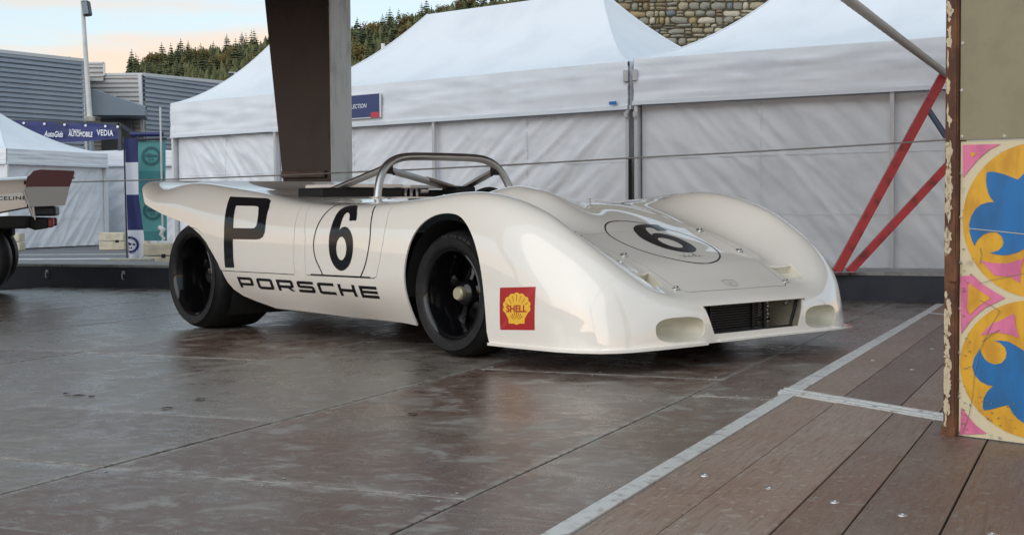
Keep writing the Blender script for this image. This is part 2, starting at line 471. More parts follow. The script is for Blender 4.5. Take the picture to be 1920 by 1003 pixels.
def plank_material():
    m = bpy.data.materials.new('worn_deck_plank'); m.use_nodes = True
    n, l = m.node_tree.nodes, m.node_tree.links
    b = n['Principled BSDF']
    tc = n.new('ShaderNodeTexCoord'); oi = n.new('ShaderNodeObjectInfo')
    off = n.new('ShaderNodeVectorMath'); off.operation = 'SCALE'
    off.inputs[0].default_value = (7, 13, 5); l.new(oi.outputs['Random'], off.inputs['Scale'])
    ad0 = n.new('ShaderNodeVectorMath'); l.new(tc.outputs['Object'], ad0.inputs[0]); l.new(off.outputs[0], ad0.inputs[1])
    def nz(scale, stretch, detail=6):
        mp = n.new('ShaderNodeMapping'); mp.inputs['Scale'].default_value = stretch
        l.new(ad0.outputs[0], mp.inputs[0])
        t = n.new('ShaderNodeTexNoise'); t.inputs['Scale'].default_value = scale; t.inputs['Detail'].default_value = detail
        t.inputs['Roughness'].default_value = 0.62
        l.new(mp.outputs[0], t.inputs['Vector']); return t
    def ramp(src, lo, hi, a=0.0, c=1.0):
        r = n.new('ShaderNodeMapRange'); r.interpolation_type = 'SMOOTHSTEP'
        r.inputs['From Min'].default_value = lo; r.inputs['From Max'].default_value = hi
        r.inputs['To Min'].default_value = a; r.inputs['To Max'].default_value = c
        l.new(src, r.inputs['Value']); return r.outputs[0]
    def mix(f, a, c):
        x = n.new('ShaderNodeMix'); x.data_type = 'RGBA'; l.new(f, x.inputs['Factor'])
        for k, q in (('A', a), ('B', c)):
            if isinstance(q, tuple): x.inputs[k].default_value = (*q, 1)
            else: l.new(q, x.inputs[k])
        return x.outputs['Result']
    grain = nz(14, (7.0, 0.5, 1)); blot = nz(1.7, (1.6, 1, 1)); wear = nz(34, (1.2, 1.0, 1)); streak = nz(40, (5, 0.35, 1))
    c = mix(ramp(blot.outputs['Fac'], 0.35, 0.68), (0.215, 0.130, 0.092), (0.245, 0.180, 0.142))
    c = mix(ramp(grain.outputs['Fac'], 0.46, 0.70, 0, 0.7), c, (0.150, 0.088, 0.062))
    c = mix(ramp(streak.outputs['Fac'], 0.58, 0.74, 0, 0.6), c, (0.070, 0.045, 0.035))
    c = mix(ramp(wear.outputs['Fac'], 0.52, 0.70, 0, 0.7), c, (0.34, 0.30, 0.26))
    hs = n.new('ShaderNodeHueSaturation'); l.new(c, hs.inputs['Color'])
    mr = n.new('ShaderNodeMapRange'); mr.inputs['To Min'].default_value = 0.70; mr.inputs['To Max'].default_value = 1.28
    l.new(oi.outputs['Random'], mr.inputs['Value']); l.new(mr.outputs[0], hs.inputs['Value'])
    l.new(hs.outputs[0], b.inputs['Base Color'])
    l.new(ramp(wear.outputs['Fac'], 0.3, 0.7, 0.36, 0.55), b.inputs['Roughness'])
    bp = n.new('ShaderNodeBump'); bp.inputs['Strength'].default_value = 0.4; bp.inputs['Distance'].default_value = 0.003
    l.new(grain.outputs['Fac'], bp.inputs['Height']); l.new(bp.outputs[0], b.inputs['Normal'])
    return m
M['plank'] = plank_material()

def foliage(name, c1, c2):
    m = mat(name, c1, 0.9, spec=0.2, var=(0.55, c2, U1, 0.35, 0.68), objvar=0.3)
    return m
M['fir'] = foliage('fir_needles', (0.075, 0.088, 0.042), (0.125, 0.125, 0.058))
M['spruce'] = foliage('spruce_needles', (0.055, 0.072, 0.040), (0.095, 0.105, 0.052))
M['larch'] = foliage('larch_needles', (0.15, 0.125, 0.05), (0.20, 0.155, 0.06))  # warmer tone put in for sunlit treetops; round olive trees share it
M['leaf'] = foliage('broad_leaves', (0.075, 0.14, 0.03), (0.12, 0.20, 0.045))
M['hill'] = mat('wooded_hill_ground', (0.065, 0.07, 0.036), 0.95, var=(0.02, (0.095, 0.09, 0.045), U1, 0.4, 0.65))

# ================================================================== ground, hills
def structure(name, mb, m, smooth=None):
    return tag(mb.build(name, m, None, smooth), kind='structure')

g = MB(); S = 2200
g.add([(-S, -S, -0.03), (S, -S, -0.03), (S, S, -0.03), (-S, S, -0.03)], [(0, 1, 2, 3)])
structure('ground', g, M['asphalt'])

F_PX = 2560.0
def px_dir(x): return (x - 960) / F_PX
RIDGE = [(-400, 330), (150, 250), (215, 168), (232, 146), (262, 122), (330, 106), (400, 100), (460, 88), (505, 80), (570, 70), (660, 60), (740, 46),
         (800, 30), (860, 18), (960, 4), (1200, -30), (1700, -60), (2600, -60)]
def ridge_z(ax, d):
    x = 960 + ax * F_PX
    ys = np.interp(x, [p[0] for p in RIDGE], [p[1] for p in RIDGE])
    hy = 387.3 - 0.00716 * (x - 960)
    return CAM_H + (hy - ys) / F_PX * d

def hill_pt(x, y):
    """height of the wooded hill facing the camera at world x, y."""
    d = max(y, 1.0)
    top = ridge_z(x / d, 540.0) - 6.0
    t = min(max((d - 300) / 240.0, 0), 1)
    back = min(max((d - 560) / 500.0, 0), 1)
    z = top * (t ** 1.15) * (1 - 0.25 * back)
    return max(z, 0.0) + 1.5 * noise.noise(Vector((x * 0.02, y * 0.02, 0)))
hm = MB()
hm.grid(lambda a, b: (lambda x, y: (x, y, hill_pt(x, y) - 0.4))((a - 0.5) * 2 * (260 + 420 * b), 290 + 620 * b), 110, 40)
structure('hill', hm, M['hill'], 1.2)
# unseen hill added far left and behind to cut low light and reflections
bh = MB()
def added_hill_pt(a, b):
    x = -2000 + 4000 * a; y = -850 - 600 * b
    t = math.sin(min(b * 2.2, 1) * math.pi / 2)
    x, y = 0.94 * y + 0.34 * x, -0.94 * x + 0.34 * y
    return (x, y, 70 * t + 8 * noise.noise(Vector((x * 0.006, y * 0.006, 3))) * t - 0.5)
bh.grid(added_hill_pt, 90, 14)
structure('hill_behind', bh, M['hill'], 1.2)

# ================================================================== floor of plates (a = along, b = across)
A2 = Vector((0.400, 0.9165)); B2 = Vector((0.9165, -0.400))
def pq(p, q, z=0.0):
    return (B2.x * p + A2.x * q, B2.y * p + A2.y * q, z)

floor = thing('floor', 'floor of worn brown and grey plates', None, kind='structure')
del_cols = [(-1.445, -1.11, [-4.9, -2.4, 0.1, 2.5, 5.0, 7.5, 10.0, 12.4]),
            (-2.57, -1.445, [-4.4, -1.9, 0.55, 3.02, 5.5, 7.97, 10.4, 12.6]),
            (-3.66, -2.57, [-4.4, -1.9, 0.55, 3.02, 3.88, 6.4, 8.9, 11.4, 13.2]),
            (-4.75, -3.66, [-4.5, -2.0, 0.45, 2.95, 5.45, 7.95, 10.45, 13.0]),
            (-5.84, -4.75, [-4.0, -1.5, 0.5, 3.0, 5.45, 8.0, 10.5, 13.2]),
            (-6.93, -5.84, [-4.0, -1.5, 1.0, 3.5, 6.0, 8.4, 10.9, 14.0]),
            (-8.02, -6.93, [-4.0, -1.5, 1.0, 3.5, 6.0, 8.5, 11.0, 14.2]),
            (-9.1, -8.02, [-4.0, 1.0, 6.0, 11.0, 14.5])]
for (p0, p1, qs) in del_cols:
    for q0, q1 in zip(qs[:-1], qs[1:]):
        e = 0.0045
        dz = rng.uniform(-0.0015, 0.0015)
        mb = MB()
        c = pq((p0 + p1) / 2, (q0 + q1) / 2)
        rz = math.atan2(B2.y, B2.x)
        mb.box((0, 0, -0.006), (p1 - p0 - 2 * e, q1 - q0 - 2 * e, 0.012))
        o = mb.build('floor_plate', M['plate'], floor, bevel=0.002)
        o.location = (c[0], c[1], dz); o.rotation_euler = (0, 0, rz)
sc_ = MB()
for (p0, p1, qs) in del_cols:
    for q0, q1 in zip(qs[:-1], qs[1:]):
        for p in (p0 + .05, (p0 + p1) / 2, p1 - .05):
            for q in (q0 + .05, q1 - .05):
                sc_.lathe([(0, 0.0025), (.0042, 0.002), (.0052, 0.0)], pq(p, q, 0.0005), 'Z', 8)
o = sc_.build('plate_screw', mat('dull_screw', (.30, .29, .28), .5, metal=.5), floor, 0.6); o['kind'] = 'stuff'
# bits of leaf litter lying on the plates
for k, (px, py) in enumerate([(-2.58, 5.35), (-1.68, 5.25), (-1.74, 5.3), (-1.62, 5.22), (-1.18, 5.12), (-1.25, 4.9), (-0.35, 4.72), (-2.1, 4.4)]):
    mb = MB(); a = rng.uniform(0, 6.28); s = rng.uniform(0.012, 0.024)
    pts = [(math.cos(a + t) * s * r, math.sin(a + t) * s * r * 0.6, 0.004 + 0.003 * math.sin(t * 2)) for t, r in ((0, 1.6), (1, 0.8), (2.2, 1), (3.1, 1.7), (4.2, 0.7), (5.3, 1))]
    mb.add([(x, y, z) for x, y, z in pts], [tuple(range(6))])
    o = mb.build('leaf_scrap', M['bark']); o.location = (px, py, 0.001)
    tag(o, 'small dry leaf scrap lying on the floor plates', 'leaf scrap', 'leaf scraps on the floor plates')

# ================================================================== deck of planks on the right
deck = thing('deck', 'deck of wide brown planks beside the plate floor', None, kind='structure')
DZ = 0.012
def joint_q(p): return 5.165 - 0.735 * (p + 1.135)
seams = [-1.058, -0.885, -0.66, -0.517, -0.324, -0.12, 0.09, 0.29, 0.47, 0.68, 0.88, 1.1]
def plank(poly):
    mb = MB()
    cx = sum(p for p, q in poly) / len(poly); cq = sum(q for p, q in poly) / len(poly)
    mb.prism([(p - cx, q - cq) for p, q in poly], -0.04, 0.0, lambda a, b, d: (a, b, d))
    o = mb.build('plank', M['plank'], deck, bevel=0.0025)
    o.location = pq(cx, cq, DZ + rng.uniform(-0.0012, 0.0012))
    o.rotation_euler = (0, 0, math.atan2(B2.y, B2.x))
for p0, p1 in zip(seams[:-1], seams[1:]):
    a, b = p0 + 0.0024, p1 - 0.0024
    plank([(a, 0.2), (b, 0.2), (b, joint_q(b) - 0.07), (a, joint_q(a) - 0.07)])
    far0, far1 = 9.2 - 0.9 * (a + 1.1), 9.2 - 0.9 * (b + 1.1)
    plank([(a, joint_q(a) + 0.07), (b, joint_q(b) + 0.07), (b, far1 - 0.03), (a, far0 - 0.03)])
    plank([(a, far0 + 0.05), (b, far1 + 0.05), (b, 10.0), (a, 10.0)])
def strip(poly, name='edge_strip', dz=0.0):
    mb = MB(); mb.prism(poly, -0.045, 0.004 + dz, lambda a, b, d: pq(a, b, DZ + d))
    return mb.build(name, M['alu'], deck, bevel=0.002)
strip([(-1.112, 0.2), (-1.060, 0.2), (-1.060, joint_q(-1.060) - 0.072), (-1.112, joint_q(-1.112) - 0.072)])
strip([(-1.125, joint_q(-1.125) + 0.072), (-1.06, joint_q(-1.06) + 0.072), (-1.05, 9.10), (-1.10, 9.15)])
strip([(-1.10, 9.19), (-1.05, 9.14), (-1.05, 10.0), (-1.10, 10.0)])
for k, (o0, o1) in enumerate([(-0.066, -0.036), (-0.033, 0.0), (0.003, 0.034), (0.037, 0.066)]):
    strip([(-1.135, joint_q(-1.135) + o0), (-1.135, joint_q(-1.135) + o1), (1.1, joint_q(1.1) + o1), (1.1, joint_q(1.1) + o0)], 'joint_strip', (0, 0.002, -0.002, 0.001)[k])
strip([(-1.045, 9.12), (-1.045, 9.17), (0.2, 8.05), (0.2, 8.0)], 'joint_strip')
for (p, q) in [(-0.963, 3.461), (-0.769, 3.358), (-0.589, 3.26), (-0.422, 3.178), (-0.22, 3.06), (-0.97, 6.3), (-0.78, 6.9), (-0.97, 8.3), (-0.76, 6.0), (-0.56, 5.9), (-0.78, 8.0), (-0.97, 2.2), (-0.77, 2.2), (-0.59, 2.2), (-0.42, 2.2)]:
    mb = MB(); c = pq(p, q, DZ)
    mb.lathe([(0.0, 0.0005), (0.005, 0.0012), (0.0055, 0.003), (0.0105, 0.0035), (0.0125, 0.002), (0.0135, -0.002)], c, 'Z', 16)
    mb.build('bolt', M['steel'], deck, 0.6)

# ================================================================== platform edge behind the floor
PL0 = Vector((-4.762, 12.975)); PD = Vector((0.9353, -0.3539)); PN = Vector((0.3539, 0.9353))
def plat(s, n, z): return (PL0.x + PD.x * s + PN.x * n, PL0.y + PD.y * s + PN.y * n, z)
platform = thing('platform', 'low dark blue platform edge behind the floor', None, kind='structure')
mb = MB(); mb.prism([(-9, 0), (10, 0), (10, 0.72), (-9, 0.72)], -0.03, 0.185, lambda a, b, d: plat(a, b, d))
mb.build('platform_face', M['platform_face'], platform)
mb = MB()
for s0 in np.arange(-9, 10, 2.4):
    mb.prism([(s0 + 0.004, -0.012), (s0 + 2.396, -0.012), (s0 + 2.396, 0.73), (s0 + 0.004, 0.73)], 0.187, 0.212, lambda a, b, d: plat(a, b, d))
mb.build('platform_top', M['platform_top'], platform, bevel=0.003)
for s in (0.42, 1.28, 3.0, 6.4):
    mb = MB(); mb.tube([plat(s, -0.006, 0.135), plat(s, -0.03, 0.13), plat(s + 0.004, -0.03, 0.085), plat(s + 0.01, -0.008, 0.075)], 0.006, 6)
    mb.box(plat(s, -0.004, 0.14), (0.03, 0.008, 0.03), rz=math.atan2(PD.y, PD.x))
    mb.build('hook', M['tent_frame'], platform)
# painted bay lines on the asphalt
for (y0, y1, x0, x1) in [(20.4, 20.9, -9.5, -5.2), (22.6, 22.9, -10.5, -5.6), (18.3, 18.5, -7.4, -3.6)]:
    mb = MB(); mb.add([(x0, y0 + .1, -0.026), (x1, y0, -0.026), (x1, y1, -0.026), (x0, y1 + .1, -0.026)], [(0, 1, 2, 3)])
    structure('road_marking', mb, M['road_paint'])

# ================================================================== unseen pavilion roof over the floor, reach shaped for light and reflections
roof = MB()
def roof_h(y): return 2.86 + (12.0 - y) * 0.035
ROOF_Z = 2.86; ROOF_Y0 = 6.0
roof.prism([plat(-6.5, -0.3, 0)[:2], plat(1.5, 0.5, 0)[:2], plat(4.0, 1.3, 0)[:2], plat(9.5, 1.55, 0)[:2], (8.5, ROOF_Y0), (-9.5, ROOF_Y0)], 0.0, 0.12, lambda a, b, d: (a, b, d + roof_h(b)))
for k in range(4):
    y = ROOF_Y0 + 0.3 + 1.4 * k
    x1 = 8.0 if y < 8 else 3.5
    roof.beam((-7.5, y, roof_h(y) - 0.07), (x1 if y < 8.5 else 2.6, y, roof_h(y) - 0.07), 0.09, 0.14)
for (x, y) in ((-9.2, 6.2), (8.2, 6.2), (-9.0, 14.0), (7.6, 9.2)): roof.box((x, y, roof_h(y) / 2), (0.2, 0.2, roof_h(y)))
rf = roof.build('roof', M['roof_under']); tag(rf, kind='structure')

# ================================================================== tapered pillar
pil = thing('pillar', 'tapered dark brown pillar with a pale side face behind the white car', 'pillar', (-1.566, 11.95, 0.21))
pa = Vector((-0.94, 0.342, 0)); pb = Vector((0.342, 0.94, 0))
def left_t(z): return 0.485 + (z - 0.97) * 0.0995
def pil_pt(s, w, z): v = pa * s + pb * w; return (v.x, v.y, z - 0.21)
mb = MB()
n_z = 10
zs = [0.21 + (ROOF_Z - 0.21) * k / n_z for k in range(n_z + 1)]
V = [];
for z in zs:
    t = left_t(z); V += [pil_pt(0.02, 0.0, z), pil_pt(t, 0.0, z), pil_pt(t, 0.33, z), pil_pt(0.02, 0.33, z)]
Fc = [(4 * k + i, 4 * k + (i + 1) % 4, 4 * k + 4 + (i + 1) % 4, 4 * k + 4 + i) for k in range(n_z) for i in range(4)] + [(0, 1, 2, 3), (4 * n_z, 4 * n_z + 1, 4 * n_z + 2, 4 * n_z + 3)]
mb.add(V, Fc); mb.build('web', M['column_brown'], pil)
mb = MB(); mb.prism([(-0.012, -0.02), (0.016, -0.02), (0.016, 0.375), (-0.012, 0.375)], 0.21, ROOF_Z - 0.002, lambda a, b, d: pil_pt(a, b, d))
mb.build('flange', M['column_pale'], pil, bevel=0.003)
mb = MB(); mb.prism([(0.0, -0.026), (0.030, -0.026), (0.030, -0.004), (0.0, -0.004)], 0.21, ROOF_Z - 0.002, lambda a, b, d: pil_pt(a, b, d))
mb.build('corner_angle', M['column_brown'], pil)
mb = MB(); mb.prism([(0.05, -0.05), (0.475, -0.05), (0.475, -0.004), (0.05, -0.004)], 0.985, 1.045, lambda a, b, d: pil_pt(a, b, d))
mb.build('ledge', mat('ledge_brown', (0.15, 0.10, 0.078), 0.6, var=(8, (0.10, 0.066, 0.05), U1, .4, .7)), pil, bevel=0.004)
mb = MB(); mb.prism([(-0.08, -0.1), (0.62, -0.1), (0.62, 0.45), (-0.08, 0.45)], 0.213, 0.235, lambda a, b, d: pil_pt(a, b, d))
mb.build('base_plate', M['column_brown'], pil)
mb = MB()
for k in range(9): mb.box(pil_pt(0.012, -0.028, 0.5 + 0.28 * k), (0.014, 0.014, 0.02))
mb.build('rivet', M['column_brown'], pil)

# ================================================================== marquee tents
def wrinkle(a, b, seed, diag=1.0):
    """fold height of hanging tent cloth (m); a along, b up."""
    s = (a * 1.15 + b * 1.35 * diag)
    t = (b * 0.5 - a * 0.42 * diag)
    h = noise.noise(Vector((s * 1.9, t * 0.7, seed)))
    r = (1 - abs(noise.noise(Vector((s * 2.6 + 0.6 * h, t * 0.9, seed + 9))))) ** 5
    q = (1 - abs(noise.noise(Vector((s * 6.5, t * 2.0 + h, seed + 4))))) ** 6
    return 0.018 * h + 0.021 * r + 0.014 * q

def tent(name, label, P0, d, L, D, eave, rise, val_h, gz, pk, legs, seed, wall_split, roof_mat, diag=1.0, sides=(), frame=None, group=None, bot=0.0, amp=1.3):
    """P0 = right front corner on plan, d = unit vector to the left along the front."""
    d = Vector(d).normalized(); n = Vector((-d.y, d.x))
    if n.y < 0: n = -n
    t = thing('marquee_tent', label, 'tent', (P0[0], P0[1], gz), 0, group)
    frame = frame or M['tent_frame']
    def W(a, b, z): return (d.x * a + n.x * b, d.y * a + n.y * b, z - gz)
    def g(tt): return 0.30 * tt + 0.70 * tt ** 2.0
    def zr(a, b):
        tt = max(0.0, min(a / pk, (L - a) / pk, b / (D / 2), (D - b) / (D / 2), 1.0))
        return eave + rise * g(tt)
    nu, nv = max(24, int(L * 12)), 36
    mb = MB(); h2 = D / 2
    def rz_(tt, a, b): return eave + rise * g(tt) + 0.012 * noise.noise(Vector((a * 1.3, b * 1.3, seed))) * tt * (1 - tt) * 4
    mb.grid(lambda i, j: (lambda a: W(a, h2 * j, rz_(j, a, h2 * j)))(pk * j + (L - 2 * pk * j) * i), nu, 18)
    mb.grid(lambda i, j: (lambda a: W(a, D - h2 * j, rz_(j, a, D - h2 * j)))(pk * j + (L - 2 * pk * j) * i), nu, 18)
    mb.grid(lambda i, j: (lambda b: W(pk * j, b, rz_(j, pk * j, b)))(h2 * j + (D - 2 * h2 * j) * i), 20, 18)
    mb.grid(lambda i, j: (lambda b: W(L - pk * j, b, rz_(j, L - pk * j, b)))(h2 * j + (D - 2 * h2 * j) * i), 20, 18)
    me = mb.mesh('roof', None); bm = bmesh.new(); bm.from_mesh(me); bmesh.ops.remove_doubles(bm, verts=bm.verts, dist=0.002)
    bmesh.ops.recalc_face_normals(bm, faces=bm.faces); bm.to_mesh(me); bm.free()
    me.polygons.foreach_set('use_smooth', [True] * len(me.polygons)); me.set_sharp_from_angle(angle=0.30)
    link_mesh('roof', me, roof_mat, t)
    for (ca, cb, pa_, pb_) in ((0, 0, pk, D / 2), (0, D, pk, D / 2), (L, 0, L - pk, D / 2), (L, D, L - pk, D / 2)):
        mb = MB(); mb.tube([W(ca + (pa_ - ca) * q, cb + (pb_ - cb) * q, eave + rise * g(q) + 0.002) for q in np.linspace(0, 1, 19)], 0.009, 5)
        mb.build('hip_seam', roof_mat, t, 1.0)
    # valance on each side
    def val(i, j, side):
        z = eave + 0.004 - val_h * (1 - j)
        w = 0.010 * noise.noise(Vector((i * L * 1.2, z * 9, seed + side))) + 0.012 * (1 - abs(noise.noise(Vector((i * L * 0.8, z * 14, seed + 3 + side))))) ** 6
        sag = 0.014 * math.sin(math.pi * min(1, i * 2 % 1.0)) if bot else 0
        o_ = -0.012 - w * min(1, 4 * (1 - j))
        if side == 0: return W(i * L, o_, z - sag * (1 - j))
        if side == 1: return W(L - o_, i * D, z)
        if side == 2: return W(i * L, D - o_, z)
        return W(o_, i * D, z)
    for side in range(4):
        mb = MB(); mb.grid(lambda i, j: val(i, j, side), int(40 if side % 2 else L * 18), 14)
        mb.build('valance', M['tent_wall'], t, 1.0)
        mb = MB(); hh = eave - val_h
        Ls = L if side % 2 == 0 else D
        e0, e1 = {0: ((0, -0.02), (L, -0.02)), 1: ((L + .02, 0), (L + .02, D)), 2: ((0, D + .02), (L, D + .02)), 3: ((-.02, 0), (-.02, D))}[side]
        mb.beam(W(e0[0], e0[1], hh + 0.006), W(e1[0], e1[1], hh + 0.006), 0.018, 0.045)
        mb.build('valance_hem', M['tent_roof'], t)
    # side walls
    for (a0, a1) in wall_split:
        mb = MB()
        mb.grid(lambda i, j: W(a0 + (a1 - a0) * i, 0.085 - amp * wrinkle(a0 + (a1 - a0) * i, j * 2, seed, diag) * math.sin(math.pi * min(1, max(0, i)) ) ** 0.35, gz + 0.02 + (eave - val_h + 0.05 - gz - 0.02) * j),
                int((a1 - a0) * 34), 56)
        mb.build('side_wall', M['tent_wall'], t, 1.2)
        # welded seams of the cloth
        for zz in (0.35, 0.68):
            mb = MB(); z = gz + (eave - val_h - gz) * zz
            mb.grid(lambda i, j: W(a0 + (a1 - a0) * i, 0.078 - amp * wrinkle(a0 + (a1 - a0) * i, zz * 2, seed, diag) * math.sin(math.pi * i) ** 0.35, z + 0.012 * j), int((a1 - a0) * 14), 1)
            mb.build('cloth_seam', M['tent_wall'], t)
        mb = MB(); am = (a0 + a1) / 2
        mb.grid(lambda i, j: W(am + 0.012 * i, 0.078 - amp * wrinkle(am, j * 2, seed, diag), gz + 0.02 + (eave - val_h - gz) * j), 1, 40)
        mb.build('cloth_seam', M['tent_wall'], t)
    for side in (1, 3):
        x = L - 0.03 if side == 1 else 0.03
        mb = MB(); mb.grid(lambda i, j: W(x, D * i, gz + 0.02 + (eave - val_h + 0.05 - gz) * j), 12, 8)
        mb.build('side_wall', M['tent_wall'], t, 1.0)
    mb = MB(); mb.grid(lambda i, j: W(L * i, D - 0.05, gz + 0.02 + (eave - val_h + 0.05 - gz) * j), 12, 8)
    mb.build('side_wall', M['tent_wall'], t, 1.0)
    for a in legs:
        mb = MB(); mb.box(W(a, 0.016, gz + (eave - gz) / 2 - 0.02), (0.045, 0.045, eave - gz - 0.05), rz=math.atan2(d.y, d.x))
        mb.build('leg', frame, t, bevel=0.004)
        mb = MB(); mb.box(W(a, 0.0, gz + 0.012), (0.12, 0.12, 0.02), rz=math.atan2(d.y, d.x))
        mb.build('foot', frame, t)
    return t, W

GT = -0.03
TD = Vector((-0.755, 0.656)).normalized()
tentB, WB = tent('tentB', 'middle white marquee with a long ridge roof and a blue sign on its valance', (1.275, 14.84), TD, 6.0, 3.0, 2.275, 1.09, 0.50, GT, 1.5, (0.02, 2.95, 5.98), 3.0, [(0.05, 2.95), (2.95, 5.95)], M['tent_roof'], 1.0, group='white marquee tents', bot=1)
TA = Vector((-0.841, 0.540)).normalized()
L_A = 6.0
PA = (1.33 - TA.x * L_A, 14.77 - TA.y * L_A)
tentA, WA = tent('tentA', 'white marquee at the right behind the red struts, in front of the stone wall', PA, TA, L_A, 3.0, 2.285, 1.12, 0.47, GT, 1.5, (0.02, L_A - 2.8, L_A - 0.02), 11.0, [(0.05, L_A - 2.8), (L_A - 2.8, L_A - 0.05)], M['tent_roof'], -0.75, group='white marquee tents', amp=0.8)
tentC, WC = tent('tentC', 'square white marquee showing left of the brown pillar', (-3.22, 18.85), TD, 2.45, 2.45, 2.28, 1.15, 0.49, GT, 1.22, (0.02, 2.43), 21.0, [(0.05, 2.4)], M['tent_roof'], -0.8, frame=M['white_frame'], group='white marquee tents')
tentD, WD = tent('tentD', 'low white marquee at the far left edge with a sagging peaked roof', (-8.38, 28.4), (-0.35, -0.937), 3.0, 3.0, 1.865, 0.82, 0.27, GT, 1.5, (0.02, 2.98), 31.0, [(0.04, 2.96)], M['tent_roof'], 0.7, frame=M['white_frame'], group='white marquee tents')
tentE, WE = tent('tentE', 'white marquee half hidden behind the blue flag and the low left marquee', (-6.85, 29.2), (-1, 0.0), 2.6, 2.4, 1.95, 0.10, 0.3, GT, 1.2, (0.02, 0.75, 2.58), 41.0, [(0.04, 2.55)], M['tent_roof'], 0.7, frame=M['white_frame'], group='white marquee tents')

# dark strap on the corner leg between the two big tents
mb = MB(); mb.box((0, 0, 0.62), (0.036, 0.05, 1.24)); o = mb.build('leg_cover', M['black_plastic'], tentB)
_p = WB(-0.03, -0.02, 0); o.location = (_p[0], _p[1], 0.03)
# blue maker's tab
mb = MB(); mb.box((0, 0, 0), (0.10, 0.004, 0.035), rz=math.atan2(TD.y, TD.x))
o = mb.build('maker_tab', mat('tab_blue', (0.02, 0.15, 0.45), .5), tentB); _p = WB(0.18, -0.045, 1.835); o.location = _p
# clamps at the corner legs
for WW, a, par in ((WB, 0.02, tentB), (WA, L_A - 0.02, tentA)):
    mb = MB(); mb.box(WW(a, -0.03, 2.12), (0.05, 0.05, 0.12)); mb.box(WW(a, -0.03, 1.70), (0.04, 0.04, 0.06)); mb.build('clamp', M['tent_frame'], par)

# blue sign hung on the valance
sg = thing('valance_sign', 'blue sign board with a red tag on the middle tent valance beside the pillar', 'sign', (0, 0, 0))
def on_val(a, z, off): p = WB(a, off, z); return (p[0] + 1.275, p[1] + 14.84, p[2] + GT)
mb = MB(); mb.prism([(3.82, 1.855), (4.86, 1.855), (4.86, 2.165), (3.82, 2.165)], -0.055, -0.040, lambda a, b, d: on_val(a, b, d))
mb.build('board', M['white_print'], sg)
mb = MB(); mb.prism([(3.84, 1.868), (4.84, 1.868), (4.84, 2.155), (3.84, 2.155)], -0.0585, -0.056, lambda a, b, d: on_val(a, b, d))
mb.build('face', M['sign_navy'], sg)
bm = fit_bm(text_shape('SELECTION', 1, 0.15, 1.0, 0.012), 0.36, 0.055)
bm_object(bm, 'lettering', M['white_print'], sg, lambda x, y: on_val(4.25 - x, 2.015 + y, -0.0605))
mb = MB(); mb.prism([(3.835, 1.858), (4.00, 1.858), (3.99, 1.925), (3.845, 1.925)], -0.0625, -0.059, lambda a, b, d: on_val(a, b, d))
mb.build('red_tag', M['sign_red'], sg)
# ================================================================== corrugated building
bld = thing('clad_building', 'blue grey building clad in horizontal corrugated sheets behind the left tents', 'building', (-13, 44, 0))
BL = Vector((-13, 44, 0))
def corr_wall(a, b, z0, z1a, z1b, m, name='wall', pitch=0.145, depth=0.075, under=None):
    a, b = Vector(a), Vector(b); d = (b - a).normalized(); nn = Vector((d.y, -d.x, 0))
    if nn.y > 0: nn = -nn
    N = int((max(z1a, z1b) - z0) / pitch) + 1
    prof = []
    for k in range(N):
        for (f, o_) in ((0.0, 1), (0.58, 1), (0.70, 0), (0.90, 0)):
            prof.append((z0 + pitch * (k + f), o_))
    mb = MB(); V = []; F = []
    L = (b - a).length; nx = 2
    for (z, o_) in prof:
        for i in range(nx):
            p = a + d * (L * i / (nx - 1)) + nn * (depth * o_)
            zt = z1a + (z1b - z1a) * i / (nx - 1)
            V.append((p.x - BL.x, p.y - BL.y, min(z, zt)))
    for j in range(len(prof) - 1):
        F.append((j * 2, j * 2 + 1, j * 2 + 3, j * 2 + 2))
    mb.add(V, F)
    return mb.build(name, m, bld)
def trim(p, q, w=0.12):
    mb = MB(); mb.beam((p[0] - BL.x, p[1] - BL.y, p[2]), (q[0] - BL.x, q[1] - BL.y, q[2]), w, w); return mb.build('corner_trim', M['trim_white'], bld)
La, Lb = (-17.6, 36.0, 0), (-13.36, 43.0, 0)
corr_wall(La, Lb, 0, 5.32, 5.33, M['cladding'])
trim((-17.6, 35.95, 5.36), (-13.34, 42.97, 5.37), 0.10)
trim((-13.32, 42.93, 2.0), (-13.40, 42.93, 5.35), 0.09)
corr_wall((-14.3, 46.0, 0), (-12.32, 46.0, 0), 0, 5.20, 5.20, M['cladding_pale'], pitch=0.15)
corr_wall((-14.3, 45.9, 0), (-13.6, 45.9, 0), 5.0, 5.575, 5.575, M['cladding_pale'], pitch=0.15)
trim((-14.3, 45.85, 5.6), (-13.57, 45.85, 5.6), 0.06); trim((-13.57, 45.85, 5.2), (-13.57, 45.85, 5.6), 0.06)
trim((-13.6, 45.92, 5.23), (-12.3, 45.92, 5.23), 0.07)
corr_wall((-12.32, 46.0, 0), (-9.0, 54.0, 0), 0, 5.19, 5.40, M['cladding'], pitch=0.155)
trim((-12.30, 45.93, 1.2), (-12.40, 45.93, 5.22), 0.11)
trim((-12.30, 45.97, 5.22), (-8.98, 53.95, 5.43), 0.10)
corr_wall((-17.3, 35.6, 0), (-16.2, 37.3, 0), 0, 3.75, 3.62, M['cladding_pale'])
mb = MB(); mb.beam((-16.15 - BL.x, 37.3 - BL.y, 2.2), (-16.15 - BL.x, 37.3 - BL.y, 3.7), 0.12, 0.12); mb.build('corner_trim', M['trim_white'], bld)
